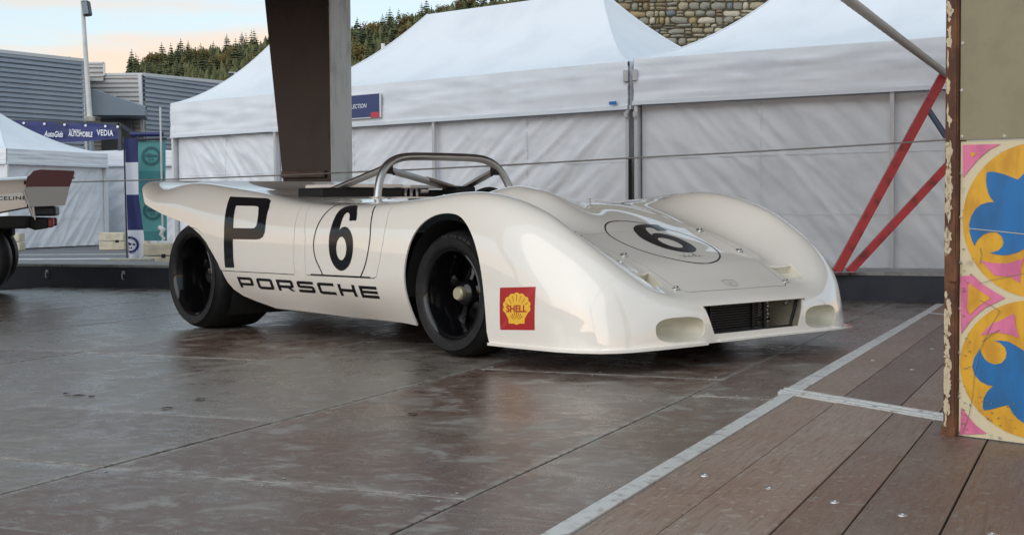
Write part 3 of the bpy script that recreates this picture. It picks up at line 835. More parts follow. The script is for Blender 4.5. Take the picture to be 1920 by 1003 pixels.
# flat roof and back so that it is a closed block
mb = MB(); mb.prism([(La[0] - BL.x, La[1] - BL.y), (Lb[0] - BL.x, Lb[1] - BL.y), (-14.25 - BL.x, 46.05 - BL.y), (-12.4 - BL.x, 46.1 - BL.y), (-9.1 - BL.x, 54 - BL.y), (-22 - BL.x, 56 - BL.y), (-24 - BL.x, 40 - BL.y)], 5.05, 5.15, lambda a, b, d: (a, b, d))
mb.build('roof', M['canopy_grey'], bld)
# entrance canopy: sloping top with a deep fascia
can = MB()
def Wb(x, y, z): return (x - BL.x, y - BL.y, z)
can.add([Wb(-13.35, 43.6, 4.55), Wb(-11.72, 44.1, 4.02), Wb(-12.2, 46, 4.05), Wb(-13.5, 46, 4.6)], [(0, 1, 2, 3)])
can.add([Wb(-13.35, 43.6, 4.16), Wb(-11.72, 43.95, 3.98), Wb(-11.72, 43.95, 3.72), Wb(-13.35, 43.6, 3.72)], [(0, 1, 2, 3)])
can.add([Wb(-13.35, 43.6, 4.55), Wb(-11.72, 44.1, 4.02), Wb(-11.72, 43.95, 3.98), Wb(-13.35, 43.6, 4.16)], [(0, 1, 2, 3)])
can.add([Wb(-11.72, 43.95, 3.98), Wb(-12.2, 46, 4.05), Wb(-12.2, 46, 3.72), Wb(-11.72, 43.95, 3.72)], [(0, 1, 2, 3)])
can.add([Wb(-13.35, 43.6, 3.72), Wb(-11.72, 43.95, 3.72), Wb(-12.2, 46, 3.72), Wb(-13.5, 46, 3.72)], [(0, 1, 2, 3)])
can.build('entrance_canopy', M['canopy_grey'], bld)
mb = MB(); mb.box(Wb(-13.1, 45.6, 3.0), (1.0, 0.3, 1.6)); mb.build('entrance', M['lamp_black'], bld)
mb = MB(); mb.box(Wb(-14.0, 43.6, 5.45), (0.05, 0.05, 0.22)); mb.build('vent_pipe', M['lamp_black'], bld)
# floodlight on the roof edge
fl = thing('roof_floodlight', 'small grey floodlight on the roof edge of the clad building above the tent', 'floodlight', (-10.25, 50.6, 5.3))
mb = MB(); mb.box((0, 0, 0.30), (0.26, 0.16, 0.26), rz=0.3); mb.build('housing', M['trim_white'], fl)
mb = MB(); mb.box((-0.03, -0.095, 0.30), (0.2, 0.03, 0.2), rz=0.3); mb.build('glass', M['lamp_black'], fl)
mb = MB(); mb.tube([(0, 0, 0), (0, 0, 0.2)], 0.03, 8); mb.build('bracket', M['tent_frame'], fl)

# ================================================================== leaning floodlight mast
ms = thing('floodlight_mast', 'pale leaning mast with a black floodlight in front of the clad building', 'mast', (-11.55, 38, 0))
mb = MB(); mb.tube([(-0.125, 0, 3.2), (-0.30, 0, 7.4)], [0.078, 0.045], 12); mb.build('pole', M['mast'], ms, 0.8)
mb = MB(); mb.tube([(0, 0, 0), (-0.125, 0, 3.25)], 0.075, 10); mb.build('lower_pole', M['canopy_grey'], ms, 0.8)
mb = MB(); mb.box((-0.10, -0.08, 3.22), (0.26, 0.16, 0.14)); mb.build('joint_box', M['concrete_grey'], ms, bevel=0.02)
mb = MB()
ax = (Vector((0.97, 0, 0.14)), Vector((0, 1, 0)), Vector((-0.14, 0, 0.97)))
mb.box((-0.13, -0.05, 6.25), (0.20, 0.28, 0.42), ax=ax); mb.build('lamp_housing', M['lamp_black'], ms, bevel=0.04)
mb = MB(); mb.box((-0.135, -0.2, 6.25), (0.16, 0.03, 0.34), ax=ax); mb.build('lamp_glass', M['canopy_grey'], ms)
mb = MB(); mb.tube([(-0.24, 0, 6.1), (-0.15, -0.02, 6.06)], 0.03, 8); mb.build('lamp_arm', M['lamp_black'], ms)

# mast top and lamp far behind the middle tent
hl = thing('hillside_lamp', 'small white pole with a round lamp above the tent against the wooded hill', 'lamp', (-5.5, 60, 0))
mb = MB(); mb.tube([(-0.06, 0, 0), (-0.06, 0, 7.85)], 0.09, 8); mb.build('pole', M['white_print'], hl, 0.8)
mb = MB(); mb.lathe([(0, -0.12), (0.16, -0.12), (0.26, 0.0), (0.16, 0.14), (0, 0.16)], (0.24, -0.1, 7.38), 'Z', 16); mb.build('lamp_head', M['white_print'], hl, 0.8)
mb = MB(); mb.tube([(-0.06, 0, 7.3), (0.2, -0.05, 7.3)], 0.03, 6); mb.build('arm', M['tent_frame'], hl)

# ================================================================== sponsor banner on its frame
bn = thing('sponsor_banner', 'dark blue banner with white sponsor lettering above the low left tent', 'banner', (-9.6, 30, 0))
def bz(x, top):
    return (2.66 - 0.045 * (x + 1.0)) if top else (2.16 + 0.04 * (x + 1.0) + 0.03 * (x - 0.1) ** 2)
mb = MB(); mb.grid(lambda i, j: ((lambda x: (x, -0.02 * math.sin(x * 5) - 0.012 * noise.noise(Vector((x * 3, j * 3, 1))), bz(x, False) * (1 - j) + bz(x, True) * j))(-1.9 + 2.9 * i)), 60, 12)
mb.build('cloth', M['navy'], bn, 1.0)
def on_ban(cx, cz): return lambda x, y: (cx + x, -0.055, cz + y - 0.04 * x)
bm_object(fit_bm(text_shape('AutoGids', 1, 0.3, 1, 0.02), 0.42, 0.13), 'lettering', M['white_print'], bn, on_ban(-0.40, 2.37))
bm_object(fit_bm(text_shape('AUTOMOBILE', 1, 0.1, 1, 0.025), 0.53, 0.115), 'lettering', M['white_print'], bn, on_ban(0.19, 2.365))
bm_object(fit_bm(text_shape('Le Moniteur', 1, 0.1, 1, 0.015), 0.26, 0.05), 'lettering', M['white_print'], bn, on_ban(0.07, 2.455))
bm_object(fit_bm(text_shape('VEDIA', 1, 0.0, 1.1, 0.02), 0.36, 0.13), 'lettering', M['white_print'], bn, on_ban(0.725, 2.39))
for (p, q) in [((-1.9, 0.05, 2.68), (1.02, 0.05, 2.58)), ((1.02, 0.05, 2.58), (1.5, 0.3, 2.24)), ((1.02, 0.05, 2.26), (1.36, 0.3, 2.0)), ((-1.85, 0.05, 0), (-1.85, 0.05, 2.7)), ((1.02, 0.05, 0), (1.02, 0.05, 2.6))]:
    mb = MB(); mb.beam(p, q, 0.07, 0.07); mb.build('frame_bar', M['frame_dark'], bn)
for x in (-1.05, -0.6, -0.16, 0.3, 0.73, 1.0):
    mb = MB(); mb.lathe([(0, 0), (0.025, 0), (0.03, 0.01)], (x, -0.05, bz(x, True) - 0.05), 'Y', 8); mb.build('eyelet', M['white_print'], bn)

# ================================================================== ring emblem helper
def ring_emblem(r, name, m, parent, fn):
    outer = [(r * math.cos(q) * (1.0 if k % 2 else 1.07), r * math.sin(q) * (1.0 if k % 2 else 1.07)) for k, q in enumerate(np.linspace(0, 2 * math.pi, 41)[:-1])]
    inner = [(0.76 * r * math.cos(q), 0.76 * r * math.sin(q)) for q in np.linspace(0, 2 * math.pi, 33)[:-1]]
    bm_object(flat_shape([outer, inner]), name, m, parent, fn)
    bar = [(-0.62 * r, -0.1 * r), (0.62 * r, -0.1 * r), (0.62 * r, 0.12 * r), (0.1 * r, 0.2 * r), (-0.3 * r, 0.34 * r), (-0.62 * r, 0.12 * r)]
    bm_object(flat_shape([bar]), name, m, parent, fn)
    for sx in (-0.25, 0.05):
        w = [(sx * r, -0.5 * r), ((sx + 0.2) * r, -0.5 * r), ((sx + 0.16) * r, -0.28 * r), ((sx + 0.04) * r, -0.28 * r)]
        bm_object(flat_shape([w]), name, m, parent, fn)

# teal banner on a frame
tb = thing('teal_banner', 'teal banner with two dark ring emblems hung behind the tail of the car', 'banner', (-4.55, 17.3, 0))
def tb_pt(x, z): return (x, -0.02 * math.sin(z * 7 + x * 4) - 0.012 * noise.noise(Vector((x * 6, z * 5, 2))), z)
bands = [(0.32, 0.44, 'teal'), (0.44, 0.93, 'teal_light'), (0.93, 1.20, 'teal'), (1.20, 1.58, 'teal_light')]
for z0, z1, mm in bands:
    mb = MB(); mb.grid(lambda i, j: tb_pt(-0.24 + 0.42 * i, z0 + (z1 - z0) * j), 14, 10); mb.build('cloth_band', M[mm], tb, 1.0)
for zc in (1.39, 0.70):
    ring_emblem(0.115, 'ring_emblem', M['teal_print'], tb, lambda x, y, zc=zc: (lambda p: (p[0], p[1] - 0.008, p[2]))(tb_pt(x - 0.0, zc + y)))
mb = MB(); mb.tube([(-0.26, 0, 1.595), (0.2, 0, 1.605)], 0.016, 8); mb.build('top_rail', M['frame_dark'], tb)
mb = MB(); mb.tube([(-0.26, 0.01, 1.66), (0.16, 0.01, 1.66)], 0.03, 8); mb.build('upper_roll', M['navy'], tb)
mb = MB(); mb.tube([(0.14, -0.05, 0.22), (0.14, -0.05, 2.0)], 0.012, 8); mb.build('pole', M['white_frame'], tb)
mb = MB(); mb.tube([(-0.25, 0.01, 0.1), (-0.25, 0.01, 1.6)], 0.014, 8); mb.build('pole', M['white_frame'], tb)
mb = MB(); mb.tube([(0.1, -0.06, 0.49), (0.16, -0.08, 0.46), (0.12, -0.08, 0.40), (0.17, -0.06, 0.34)], [0.03, 0.035, 0.02, 0.012], 8); mb.build('tied_bag', M['white_print'], tb, 1.0)

# checked beach flag
fg = thing('beach_flag', 'tall blue and white checked flag with a ring emblem hanging by the teal banner', 'flag', (-4.70, 17.0, 0))
def fg_pt(i, z):
    w = np.interp(z, [0.10, 0.16, 0.4, 0.9, 1.6], [0.13, 0.19, 0.19, 0.15, 0.17]); x0 = np.interp(z, [0.10, 0.5, 1.6], [-0.065, -0.075, -0.095])
    return (x0 + w * i, -0.05 * math.sin(i * 5 + z * 2.2) * 0.4, z)
for z0, z1, mm in [(0.10, 0.46, 'flag_white'), (0.46, 0.90, 'navy'), (0.90, 1.30, 'flag_white'), (1.30, 1.60, 'navy')]:
    mb = MB(); mb.grid(lambda i, j: fg_pt(i, z0 + (z1 - z0) * j), 8, 8); mb.build('cloth_check', M[mm], fg, 1.0)
ring_emblem(0.10, 'ring_emblem', M['navy'], fg, lambda x, y: (lambda p: (p[0], p[1] - 0.01, p[2]))(fg_pt(min(max(0.12 + x / 0.19, 0), 0.98), 0.28 + y)))
mb = MB(); mb.tube([(-0.10, 0.02, 0.0), (-0.11, 0.02, 1.62)], 0.01, 6); mb.build('pole', M['frame_dark'], fg)

# ballast blocks
def ballast(loc, s, label, m='concrete', n=2, rz=0.0):
    t = thing('ballast_block', label, 'ballast block', loc, rz, 'concrete ballast blocks')
    for k in range(n):
        mb = MB(); mb.box((0, 0, s[2] * (k + 0.5) / n), (s[0] - 0.012 * (k % 2), s[1], s[2] / n - 0.012)); mb.build('slab', M[m], t, bevel=0.012)
    mb = MB(); mb.box((s[0] * 0.22, -s[1] / 2 - 0.001, s[2] * 0.5), (0.07 * s[0] / 0.5, 0.004, 0.05)); mb.build('grip_slot', M['dark'], t)
    return t
ballast((-9.28, 25.2, GT), (0.50, 0.3, 0.33), 'cream ballast block stack below the maroon wing plate of the cut off car')
ballast((-7.33, 25.15, GT), (0.46, 0.3, 0.33), 'cream ballast block stack left of the foot of the checked flag')
ballast((-4.62, 16.55, GT), (0.52, 0.3, 0.16), 'grey flat ballast block with a slot in front of the checked flag', 'concrete_grey', 1, 0.1)
ballast((-4.42, 17.15, GT), (0.36, 0.3, 0.33), 'cream ballast block stack under the teal banner', 'concrete', 2)
# folding frame left by the tent
ff = thing('folded_frame', 'white folding lattice frame standing between the far left tents', 'tent frame', (-7.0, 26.0, GT))
for k in range(2):
    mb = MB(); mb.tube([(-0.12 + 0.14 * k, 0, 0.3), (-0.12 + 0.14 * k, 0, 1.75)], 0.012, 6); mb.build('tube', M['white_frame'], ff)
for k in range(4):
    mb = MB(); mb.tube([(-0.12, 0, 0.35 + 0.33 * k), (0.02, 0, 0.68 + 0.33 * k)], 0.009, 6); mb.build('lattice_bar', M['white_frame'], ff)
mb = MB(); mb.box((-0.05, 0, 0.16), (0.28, 0.2, 0.3)); mb.build('base', M['concrete'], ff)

# ================================================================== stone wall behind the right tents
sw = thing('stone_wall', 'rubble stone wall rising between the two big white tents', 'wall', (1.2, 21.0, 0))
mb = MB(); mb.box((3.2, 0.32, 3.1), (6.6, 0.5, 6.3)); mb.build('wall_core', M['mortar'], sw)
stone_mats = [mat('stone_%s' % nm, c, 0.85, var=(9, tuple(q * 0.68 for q in c), U1, 0.42, 0.7), bump=(18, 0.5, 0.02, U1))
              for nm, c in (('tan', (0.44, 0.39, 0.27)), ('grey', (0.33, 0.32, 0.26)), ('pale', (0.60, 0.55, 0.43)), ('brown', (0.32, 0.25, 0.155)), ('ochre', (0.42, 0.32, 0.16)), ('slate', (0.21, 0.225, 0.24)))]
def stone_geom(mb, w, h, r):
    n = 9; off = Vector((r.uniform(0, 50), r.uniform(0, 50), 0))
    ring = []
    for k in range(n):
        q = 2 * math.pi * k / n + r.uniform(-0.15, 0.15)
        cx, sz = math.cos(q), math.sin(q)
        e = r.uniform(5, 14)
        rr = 1.0 / ((abs(cx) ** e + abs(sz) ** e) ** (1 / e)) * r.uniform(0.86, 1.03)
        ring.append((cx * rr * w / 2, sz * rr * h / 2))
    dp = r.uniform(0.02, 0.055)
    V = [(x * 1.02, 0.03, z * 1.02) for x, z in ring] + [(x * 0.97, -dp * 0.55, z * 0.97) for x, z in ring] + [(x * 0.70, -dp * r.uniform(0.8, 1.25), z * 0.66) for x, z in ring] + [(0, -dp * 1.05, 0)]
    F = []
    for lv in range(2):
        F += [(lv * n + k, lv * n + (k + 1) % n, (lv + 1) * n + (k + 1) % n, (lv + 1) * n + k) for k in range(n)]
    F += [(2 * n + k, 2 * n + (k + 1) % n, 3 * n) for k in range(n)]
    mb.add(V, F)
srng = random.Random(5)
stone_protos = {}
for i in range(30):
    w, h = 1.0, 1.0
    mb = MB(); stone_geom(mb, w, h, srng); stone_protos[i] = mb
proto_mesh = [[None] * 6 for _ in range(30)]
rest = MB(); n_st = 0
z = 0.4
while z < 5.6:
    course = srng.choice((srng.uniform(0.045, 0.07), srng.uniform(0.07, 0.115), srng.uniform(0.09, 0.135)))
    x = -0.1
    near = 2.85 < z < 4.35
    while x < 6.2:
        w = srng.choice((srng.uniform(0.05, 0.12), srng.uniform(0.10, 0.19), srng.uniform(0.15, 0.29))) if near else srng.uniform(0.2, 0.45)
        hs_ = [course] if srng.random() < 0.62 or w > 0.26 else [course * 0.5, course * 0.5]
        zz = z
        for hh in hs_:
            cx, cz = x + w / 2, zz + hh / 2 + srng.uniform(-0.008, 0.008)
            vis = near and -0.15 < cx < 3.25 and cz > 2.98 + (0.9 if False else 0)
            # the tents' roof lines leave a V open
            if vis:
                lo = 3.02 + max(0, (1.25 - cx)) * 0.78 - 0.16 if cx < 1.25 else 3.02 + (cx - 1.25) * 0.44 - 0.16
                vis = cz > lo
            if vis and n_st < 290:
                pi_, mi = srng.randrange(30), srng.choices(range(6), (30, 30, 14, 16, 6, 4))[0]
                if proto_mesh[pi_][mi] is None:
                    me = stone_protos[pi_].mesh('stone', 0.5); me.materials.append(stone_mats[mi]); proto_mesh[pi_][mi] = me
                o = bpy.data.objects.new('stone', proto_mesh[pi_][mi]); COL.objects.link(o); o.parent = sw
                o.location = (cx, 0.06, cz); o.scale = (w - 0.008, srng.uniform(0.7, 1.4), hh - 0.006)
                o.rotation_euler = (0, srng.uniform(-0.07, 0.07), 0)
                n_st += 1
            else:
                k0 = len(rest.v); stone_geom(rest, w - 0.018, hh - 0.012, srng)
                rest.v[k0:] = [(p[0] + cx, p[1] + 0.06, p[2] + cz) for p in rest.v[k0:]]
            zz += hh
        x += w
    z += course
o = rest.build('rubble', stone_mats[0], sw, 0.5); o['kind'] = 'stuff'

# ================================================================== trees on the hill
trng = random.Random(21)
def conifer(seed, H, Rb, droop=0.32, layers=15, m='fir'):
    r = random.Random(seed)
    root = bpy.data.objects.new('conifer_tree', None); COL.objects.link(root)
    mb = MB(); mb.tube([(0, 0, 0), (0.05, 0, H * 0.5), (0, 0, H * 0.97)], [0.22, 0.13, 0.03], 6); mb.build('trunk', M['bark'], root)
    cr = MB()
    for k in range(layers):
        t = k / (layers - 1)
        z = H * (0.10 + 0.88 * t)
        rad = Rb * (1 - t) ** 0.62 * (0.75 + 0.5 * r.random()) + 0.22
        nb = 12 if t < 0.6 else 8
        for b in range(nb):
            if r.random() < 0.12: continue
            q = 2 * math.pi * (b + r.random() * 0.8) / nb
            L = rad * r.uniform(0.6, 1.15); wd = L * r.uniform(0.30, 0.5)
            c, s = math.cos(q), math.sin(q)
            tip = (c * L, s * L, z - droop * L * r.uniform(0.6, 1.4))
            mid1 = (c * L * .55 - s * wd, s * L * .55 + c * wd, z - droop * L * .55 + r.uniform(-.1, .1))
            mid2 = (c * L * .55 + s * wd, s * L * .55 - c * wd, z - droop * L * .55 + r.uniform(-.1, .1))
            top = (c * L * .5, s * L * .5, z + 0.12 * L)
            cr.add([(0, 0, z + 0.15), mid1, tip, mid2, top], [(0, 1, 4), (1, 2, 4), (2, 3, 4), (3, 0, 4)])
    cr.add([(0.12, 0, H * .95), (-0.08, .1, H * .95), (-0.05, -.1, H * .95), (0, 0, H * 1.03)], [(0, 1, 3), (1, 2, 3), (2, 0, 3)])
    cr.build('crown', M[m], root, fixn=False)
    return root
def broadleaf(seed, H, Rb, m='leaf'):
    r = random.Random(seed)
    root = bpy.data.objects.new('broadleaf_tree', None); COL.objects.link(root)
    mb = MB(); mb.tube([(0, 0, 0), (0.1, 0, H * 0.55)], [0.25, 0.12], 6)
    for k in range(4):
        q = k * 1.7; mb.tube([(0.05, 0, H * .35), (math.cos(q) * Rb * .5, math.sin(q) * Rb * .5, H * .7)], [0.1, 0.04], 5)
    mb.build('trunk', M['bark'], root)
    cr = MB()
    clumps = [(Vector((r.uniform(-.6, .6) * Rb, r.uniform(-.6, .6) * Rb, H * r.uniform(.4, .85))), Rb * r.uniform(.3, .5)) for _ in range(14)]
    for c, rad in clumps:
        for _ in range(60):
            d = Vector((r.gauss(0, 1), r.gauss(0, 1), r.gauss(0, 1))).normalized()
            p = c + d * rad * r.uniform(.7, 1.1); s = Rb * 0.09
            a = d.orthogonal().normalized(); b = d.cross(a)
            ang = r.uniform(0, 6.28); a, b = a * math.cos(ang) + b * math.sin(ang), b * math.cos(ang) - a * math.sin(ang)
            n2 = d * r.uniform(-.5, .5) * s
            cr.add([p - a * s, p + b * s * .6 + n2, p + a * s, p - b * s * .6 - n2], [(0, 1, 2, 3)])
    cr.build('crown', M[m], root, fixn=False)
    return root
protos = [conifer(1, 13, 2.5, m='fir'), conifer(2, 11.5, 2.3, m='spruce'), conifer(3, 14.5, 2.8, m='spruce'), conifer(4, 12, 2.2, 0.2, 13, 'fir'),
          conifer(5, 10.5, 2.6, 0.1, 11, 'larch'), broadleaf(6, 11, 4.2, 'larch')]
bush = broadleaf(8, 8, 3.6, 'leaf')
kinds = ['dark conifer in the hillside wood'] * 4 + ['pale olive larch in the hillside wood', 'round olive brown tree in the hillside wood']
groups = ['dark conifers on the hill'] * 4 + ['larches on the hill', 'broadleaf trees on the hill']
spots = []
def visible_px(x):
    return 222 <= x <= 520 or 640 <= x <= 985
tries = 0
while len(spots) < 275 and tries < 9000:
    tries += 1
    ax_px = trng.uniform(222, 985)
    if not visible_px(ax_px): continue
    ridge = trng.random() < 0.5
    d = trng.uniform(505, 548) if ridge else trng.uniform(395, 515)
    x = px_dir(ax_px) * d
    zb = hill_pt(x, d)
    hy = 387.3 - 0.00716 * (ax_px - 960)
    y_tip = hy - (zb + 12 - CAM_H) / d * F_PX
    y_base = hy - (zb + 2 - CAM_H) / d * F_PX
    # hidden behind roofs: leave out
    roofy = 160 if ax_px < 440 else np.interp(ax_px, [440, 520, 640, 709, 742, 780, 819, 985], [160, 110, 145, 120, 97, 60, 28, 2])
    if y_tip > roofy - 4: continue
    if any(abs(ax_px - s[0]) < 5 and abs(d - s[1]) < 12 for s in spots): continue
    spots.append((ax_px, d, x, zb))
used = [0] * 6
for (ax_px, d, x, zb) in spots:
    k = trng.choices(range(6), (20, 18, 15, 13, 16, 18))[0]
    if used[k] == 0: o = protos[k]
    else: o = copy_tree(protos[k])
    used[k] += 1
    o.location = (x, d, zb - 0.8)
    o.rotation_euler = (0, 0, trng.uniform(0, 6.28))
    s = trng.uniform(0.62, 1.12); o.scale = (s * trng.uniform(.9, 1.25), s * trng.uniform(.9, 1.25), s)
    zone, gz_ = ('between the clad building and the pillar', 'left of the pillar') if ax_px < 560 else ('right of the pillar above the middle tent', 'right of the pillar')
    tag(o, kinds[k] + ' ' + zone, 'tree', groups[k] + ' ' + gz_)
for k in range(6):
    if used[k] == 0:
        for ch in list(protos[k].children): bpy.data.objects.remove(ch)
        bpy.data.objects.remove(protos[k])
for i, (bx, bd, bzv, s) in enumerate([(668, 80, 2.2, 0.62), (690, 86, 2.2, 0.56), (650, 90, 2.6, 0.6)]):
    o = bush if i == 0 else copy_tree(bush)
    o.location = (px_dir(bx) * bd, bd, bzv); o.scale = (s, s, s * .95); o.rotation_euler = (0, 0, i * 1.3)
    o.name = 'broadleaf_tree'
    tag(o, ('fresh green leafy tree top just right of the pillar flange above the tent', 'fresh green leafy tree top lowest on the tent roof slope', 'fresh green leafy tree top mostly hidden behind the pillar')[i], 'tree', 'green trees above the tent')
bk = MB()
# far side of the wood: one mass beyond the trees that can be told apart
for k in range(3600):
    ax_px = trng.uniform(150, 1100); d = trng.uniform(400, 552)
    x = px_dir(ax_px) * d; zb = hill_pt(x, d); h = trng.uniform(6.0, 10.0); rr = trng.uniform(1.6, 3.2); q = trng.uniform(0, 6)
    base = zb - 1
    n = 5
    V = [(x + rr * math.cos(q + 6.283 * i / n) * trng.uniform(.6, 1.2), d + rr * math.sin(q + 6.283 * i / n), base + h * .35 + trng.uniform(-1, 1)) for i in range(n)] + [(x + trng.uniform(-.4, .4), d, base + h)]
    bk.add(V, [(i, (i + 1) % n, n) for i in range(n)])
o = bk.build('woodland', M['fir'], fixn=False); tag(o, kind='stuff')

# ================================================================== red strut frame, wire and rope at the right
sf = thing('strut_frame', 'red diagonal struts with a short blue brace standing on the platform edge', 'strut frame', (3.2, 10.15, 0.212))
SO = Vector((3.2, 10.15, 0.212))
def so(x, y, z): return (x - SO.x, y - SO.y, z - SO.z)
mb = MB(); mb.beam(so(2.415, 10.15, 0.216), so(3.215, 10.15, 1.69), 0.04, 0.068); mb.build('strut', M['red_strut'], sf, bevel=0.004)
mb = MB(); mb.beam(so(2.505, 10.14, 0.216), so(3.24, 10.14, 1.005), 0.04, 0.06); mb.build('strut', M['red_strut'], sf, bevel=0.004)
mb = MB(); mb.tube([so(3.085, 10.15, 1.42), so(3.225, 10.15, 1.21)], 0.022, 10); mb.build('brace', M['blue_strut'], sf, 0.8)
mb = MB(); mb.box(so(3.30, 10.15, 1.63), (0.12, 0.12, 2.83)); mb.build('post', M['red_strut'], sf, bevel=0.006)
mb = MB(); mb.box(so(2.46, 10.15, 0.2165), (0.22, 0.08, 0.008)); mb.build('foot_plate', M['platform_top'], sf)

def polytube(name, pts, r, m, n=40, sag=0.0, seg=8):
    P = [Vector(p) for p in pts]; out = []
    for a, b in zip(P[:-1], P[1:]):
        for k in range(n):
            t = k / n; q = a.lerp(b, t); q.z -= sag * 4 * t * (1 - t); out.append(q)
    out.append(P[-1]); mb = MB(); mb.tube(out, r, seg); return mb.build(name, m, None, 1.2)
o = polytube('fence_wire', [(-7.4, 13.4, 0.93), (-4.252, 13.0, 0.98), (-1.532, 11.6, 1.012), (0.869, 10.3, 1.076), (3.25, 9.95, 1.185)], 0.006, M['wire'], 12, 0.006)
tag(o, 'thin steel wire stretched behind the car in front of the pillar', 'wire')
wp = MB(); wp.box((0, 0, 0.7), (0.05, 0.05, 1.4)); o = wp.build('wire_post', M['tent_frame']); o.location = (-7.4, 13.45, -0.03)
tag(o, 'thin grey post holding the wire beyond the left edge', 'post')

rp = MB()
ra, rb_ = Vector((3.22, 10.12, 1.665)), Vector((-2.72, -3.0, 1.86))
N = 1500
rd = (rb_ - ra).normalized(); rx = rd.cross(Vector((0, 0, 1))).normalized(); ry = rd.cross(rx)
for st in range(3):
    pts = []
    for k in range(N + 1):
        t = k / N; q = 2 * math.pi * (t * 115 + st / 3)
        c = ra.lerp(rb_, t); c.z -= 0.03 * math.sin(math.pi * t)
        pts.append(c + (rx * math.cos(q) + ry * math.sin(q)) * 0.0115)
    rp.tube(pts, 0.0148, 7)
o = rp.build('twisted_rope', M['rope'], None, 1.2)
tag(o, 'thick grey twisted rope slanting down to the red struts', 'rope')
o = MB().box((0, 0, 1.52), (0.16, 0.16, 3.04)).build('rear_post', M['column_brown']); o.location = (-2.78, -3.05, 0)
tag(o, 'brown roof post behind the viewer that holds the rope', 'post')

# ================================================================== painted fairground panel
PA0 = Vector((1.325, 4.161, DZ)); pe = Vector((0.687, -0.727, 0)); pn = Vector((-0.727, -0.687, 0))
pnl = thing('painted_panel', 'painted fairground panel with blue leaves on ochre discs in a rusty frame', 'panel', PA0)
def PP(s, z, o=0.0):
    v = pe * s + pn * o; return (v.x, v.y, z)
mb = MB(); mb.prism([(0.045, 0.004), (1.30, 0.004), (1.30, 0.893), (0.045, 0.893)], -0.012, 0.0, lambda a, b, d: PP(a, b, d)); mb.build('lower_sheet', M['p_cream'], pnl)
mb = MB(); mb.prism([(0.045, 0.897), (1.30, 0.889), (1.30, 2.6), (0.045, 2.6)], -0.010, 0.006, lambda a, b, d: PP(a, b, d)); mb.build('upper_sheet', M['p_tan'], pnl, bevel=0.001)
mb = MB(); mb.prism([(0.0, -0.008), (0.042, -0.008), (0.042, 2.7), (0.0, 2.7)], -0.035, 0.014, lambda a, b, d: PP(a, b, d)); mb.build('post', M['rust'], pnl, bevel=0.003)
mb = MB(); mb.prism([(0.030, 0.0), (0.0385, 0.0), (0.0385, 2.7), (0.030, 2.7)], 0.0145, 0.0185, lambda a, b, d: PP(a, b, d)); mb.build('post_lip', M['rust'], pnl)
mb = MB(); mb.prism([(-0.002, -0.010), (0.046, -0.010), (0.046, 0.03), (-0.002, 0.03)], 0.0187, 0.024, lambda a, b, d: PP(a, b, d)); mb.build('foot', M['rust'], pnl, bevel=0.003)
for zc, hh in ((0.47, 0.07), (1.75, 0.07)):
    mb = MB(); mb.prism([(0.022, zc), (0.047, zc), (0.047, zc + hh), (0.022, zc + hh)], 0.0188, 0.026, lambda a, b, d: PP(a, b, d)); mb.build('hinge', M['rust'], pnl, bevel=0.004)
# flakes of old cream paint on the post
frng = random.Random(3)
for zc, n_ in [(0.85, 9), (0.78, 11), (0.70, 10), (0.62, 5), (0.57, 6), (0.40, 8), (0.33, 10), (0.26, 8), (0.19, 9), (0.12, 8), (0.05, 4), (1.30, 4), (1.22, 3), (1.10, 2), (0.97, 2), (1.45, 5), (1.6, 5)]:
    mb = MB()
    for k in range(n_):
        cx, cz = frng.uniform(0.006, 0.020), zc + frng.uniform(-0.04, 0.04)
        w, h = frng.uniform(0.003, 0.011), frng.uniform(0.006, 0.030)
        pts = [(cx + w * math.cos(q) * frng.uniform(.35, 1.35), cz + h * math.sin(q) * frng.uniform(.4, 1.3)) for q in np.linspace(0, 6.28, 16)[:-1]]
        pts = [(min(max(a, 0.002), 0.029), b) for a, b in pts]
        mb.add([PP(a, b, 0.0146 + 0.0004 * (k % 5)) for a, b in pts], [tuple(range(15))])
    o = mb.build('paint_flake', M['flake'], pnl); o['kind'] = 'stuff'
SC = 0.281
def ell(cx, cz, rx, rz, n=48): return [(cx + rx * math.cos(q), cz + rz * math.sin(q)) for q in np.linspace(0, 2 * math.pi, n + 1)[:-1]]
def paint(name, outlines, m, off):
    bm_object(flat_shape(outlines), name, m, pnl, lambda x, y: PP(x, y, off))
def both(name, pts, m, off, span=True):
    paint(name, [pts], m, off); paint(name, [[(2 * SC - a, b) for a, b in pts][::-1]], m, off)
disc_u, disc_l = ell(SC, 0.657, 0.228, 0.225), ell(SC, 0.222, 0.233, 0.203)
for c0 in (0.0, 0.56):
    for d_ in (disc_u, disc_l): paint('ochre_disc', [[(a + c0, b) for a, b in d_]], M['p_yellow'], 0.0012)
blue_up = [(SC, 0.84), (0.252, 0.80), (0.227, 0.775), (0.21, 0.782), (0.185, 0.792), (0.154, 0.80), (0.132, 0.80), (0.129, 0.79), (0.128, 0.773), (0.131, 0.754), (0.136, 0.736), (0.144, 0.722), (0.154, 0.711), (0.134, 0.71), (0.113, 0.704), (0.095, 0.69), (0.082, 0.67), (0.075, 0.645), (0.077, 0.621), (0.085, 0.596), (0.093, 0.58), (0.101, 0.596), (0.119, 0.614), (0.14, 0.621), (0.161, 0.622), (0.179, 0.61), (0.185, 0.593), (0.182, 0.581), (0.169, 0.568), (0.143, 0.56), (0.161, 0.556), (0.182, 0.554), (0.202, 0.556), (0.228, 0.563), (0.255, 0.578), (SC, 0.60)]
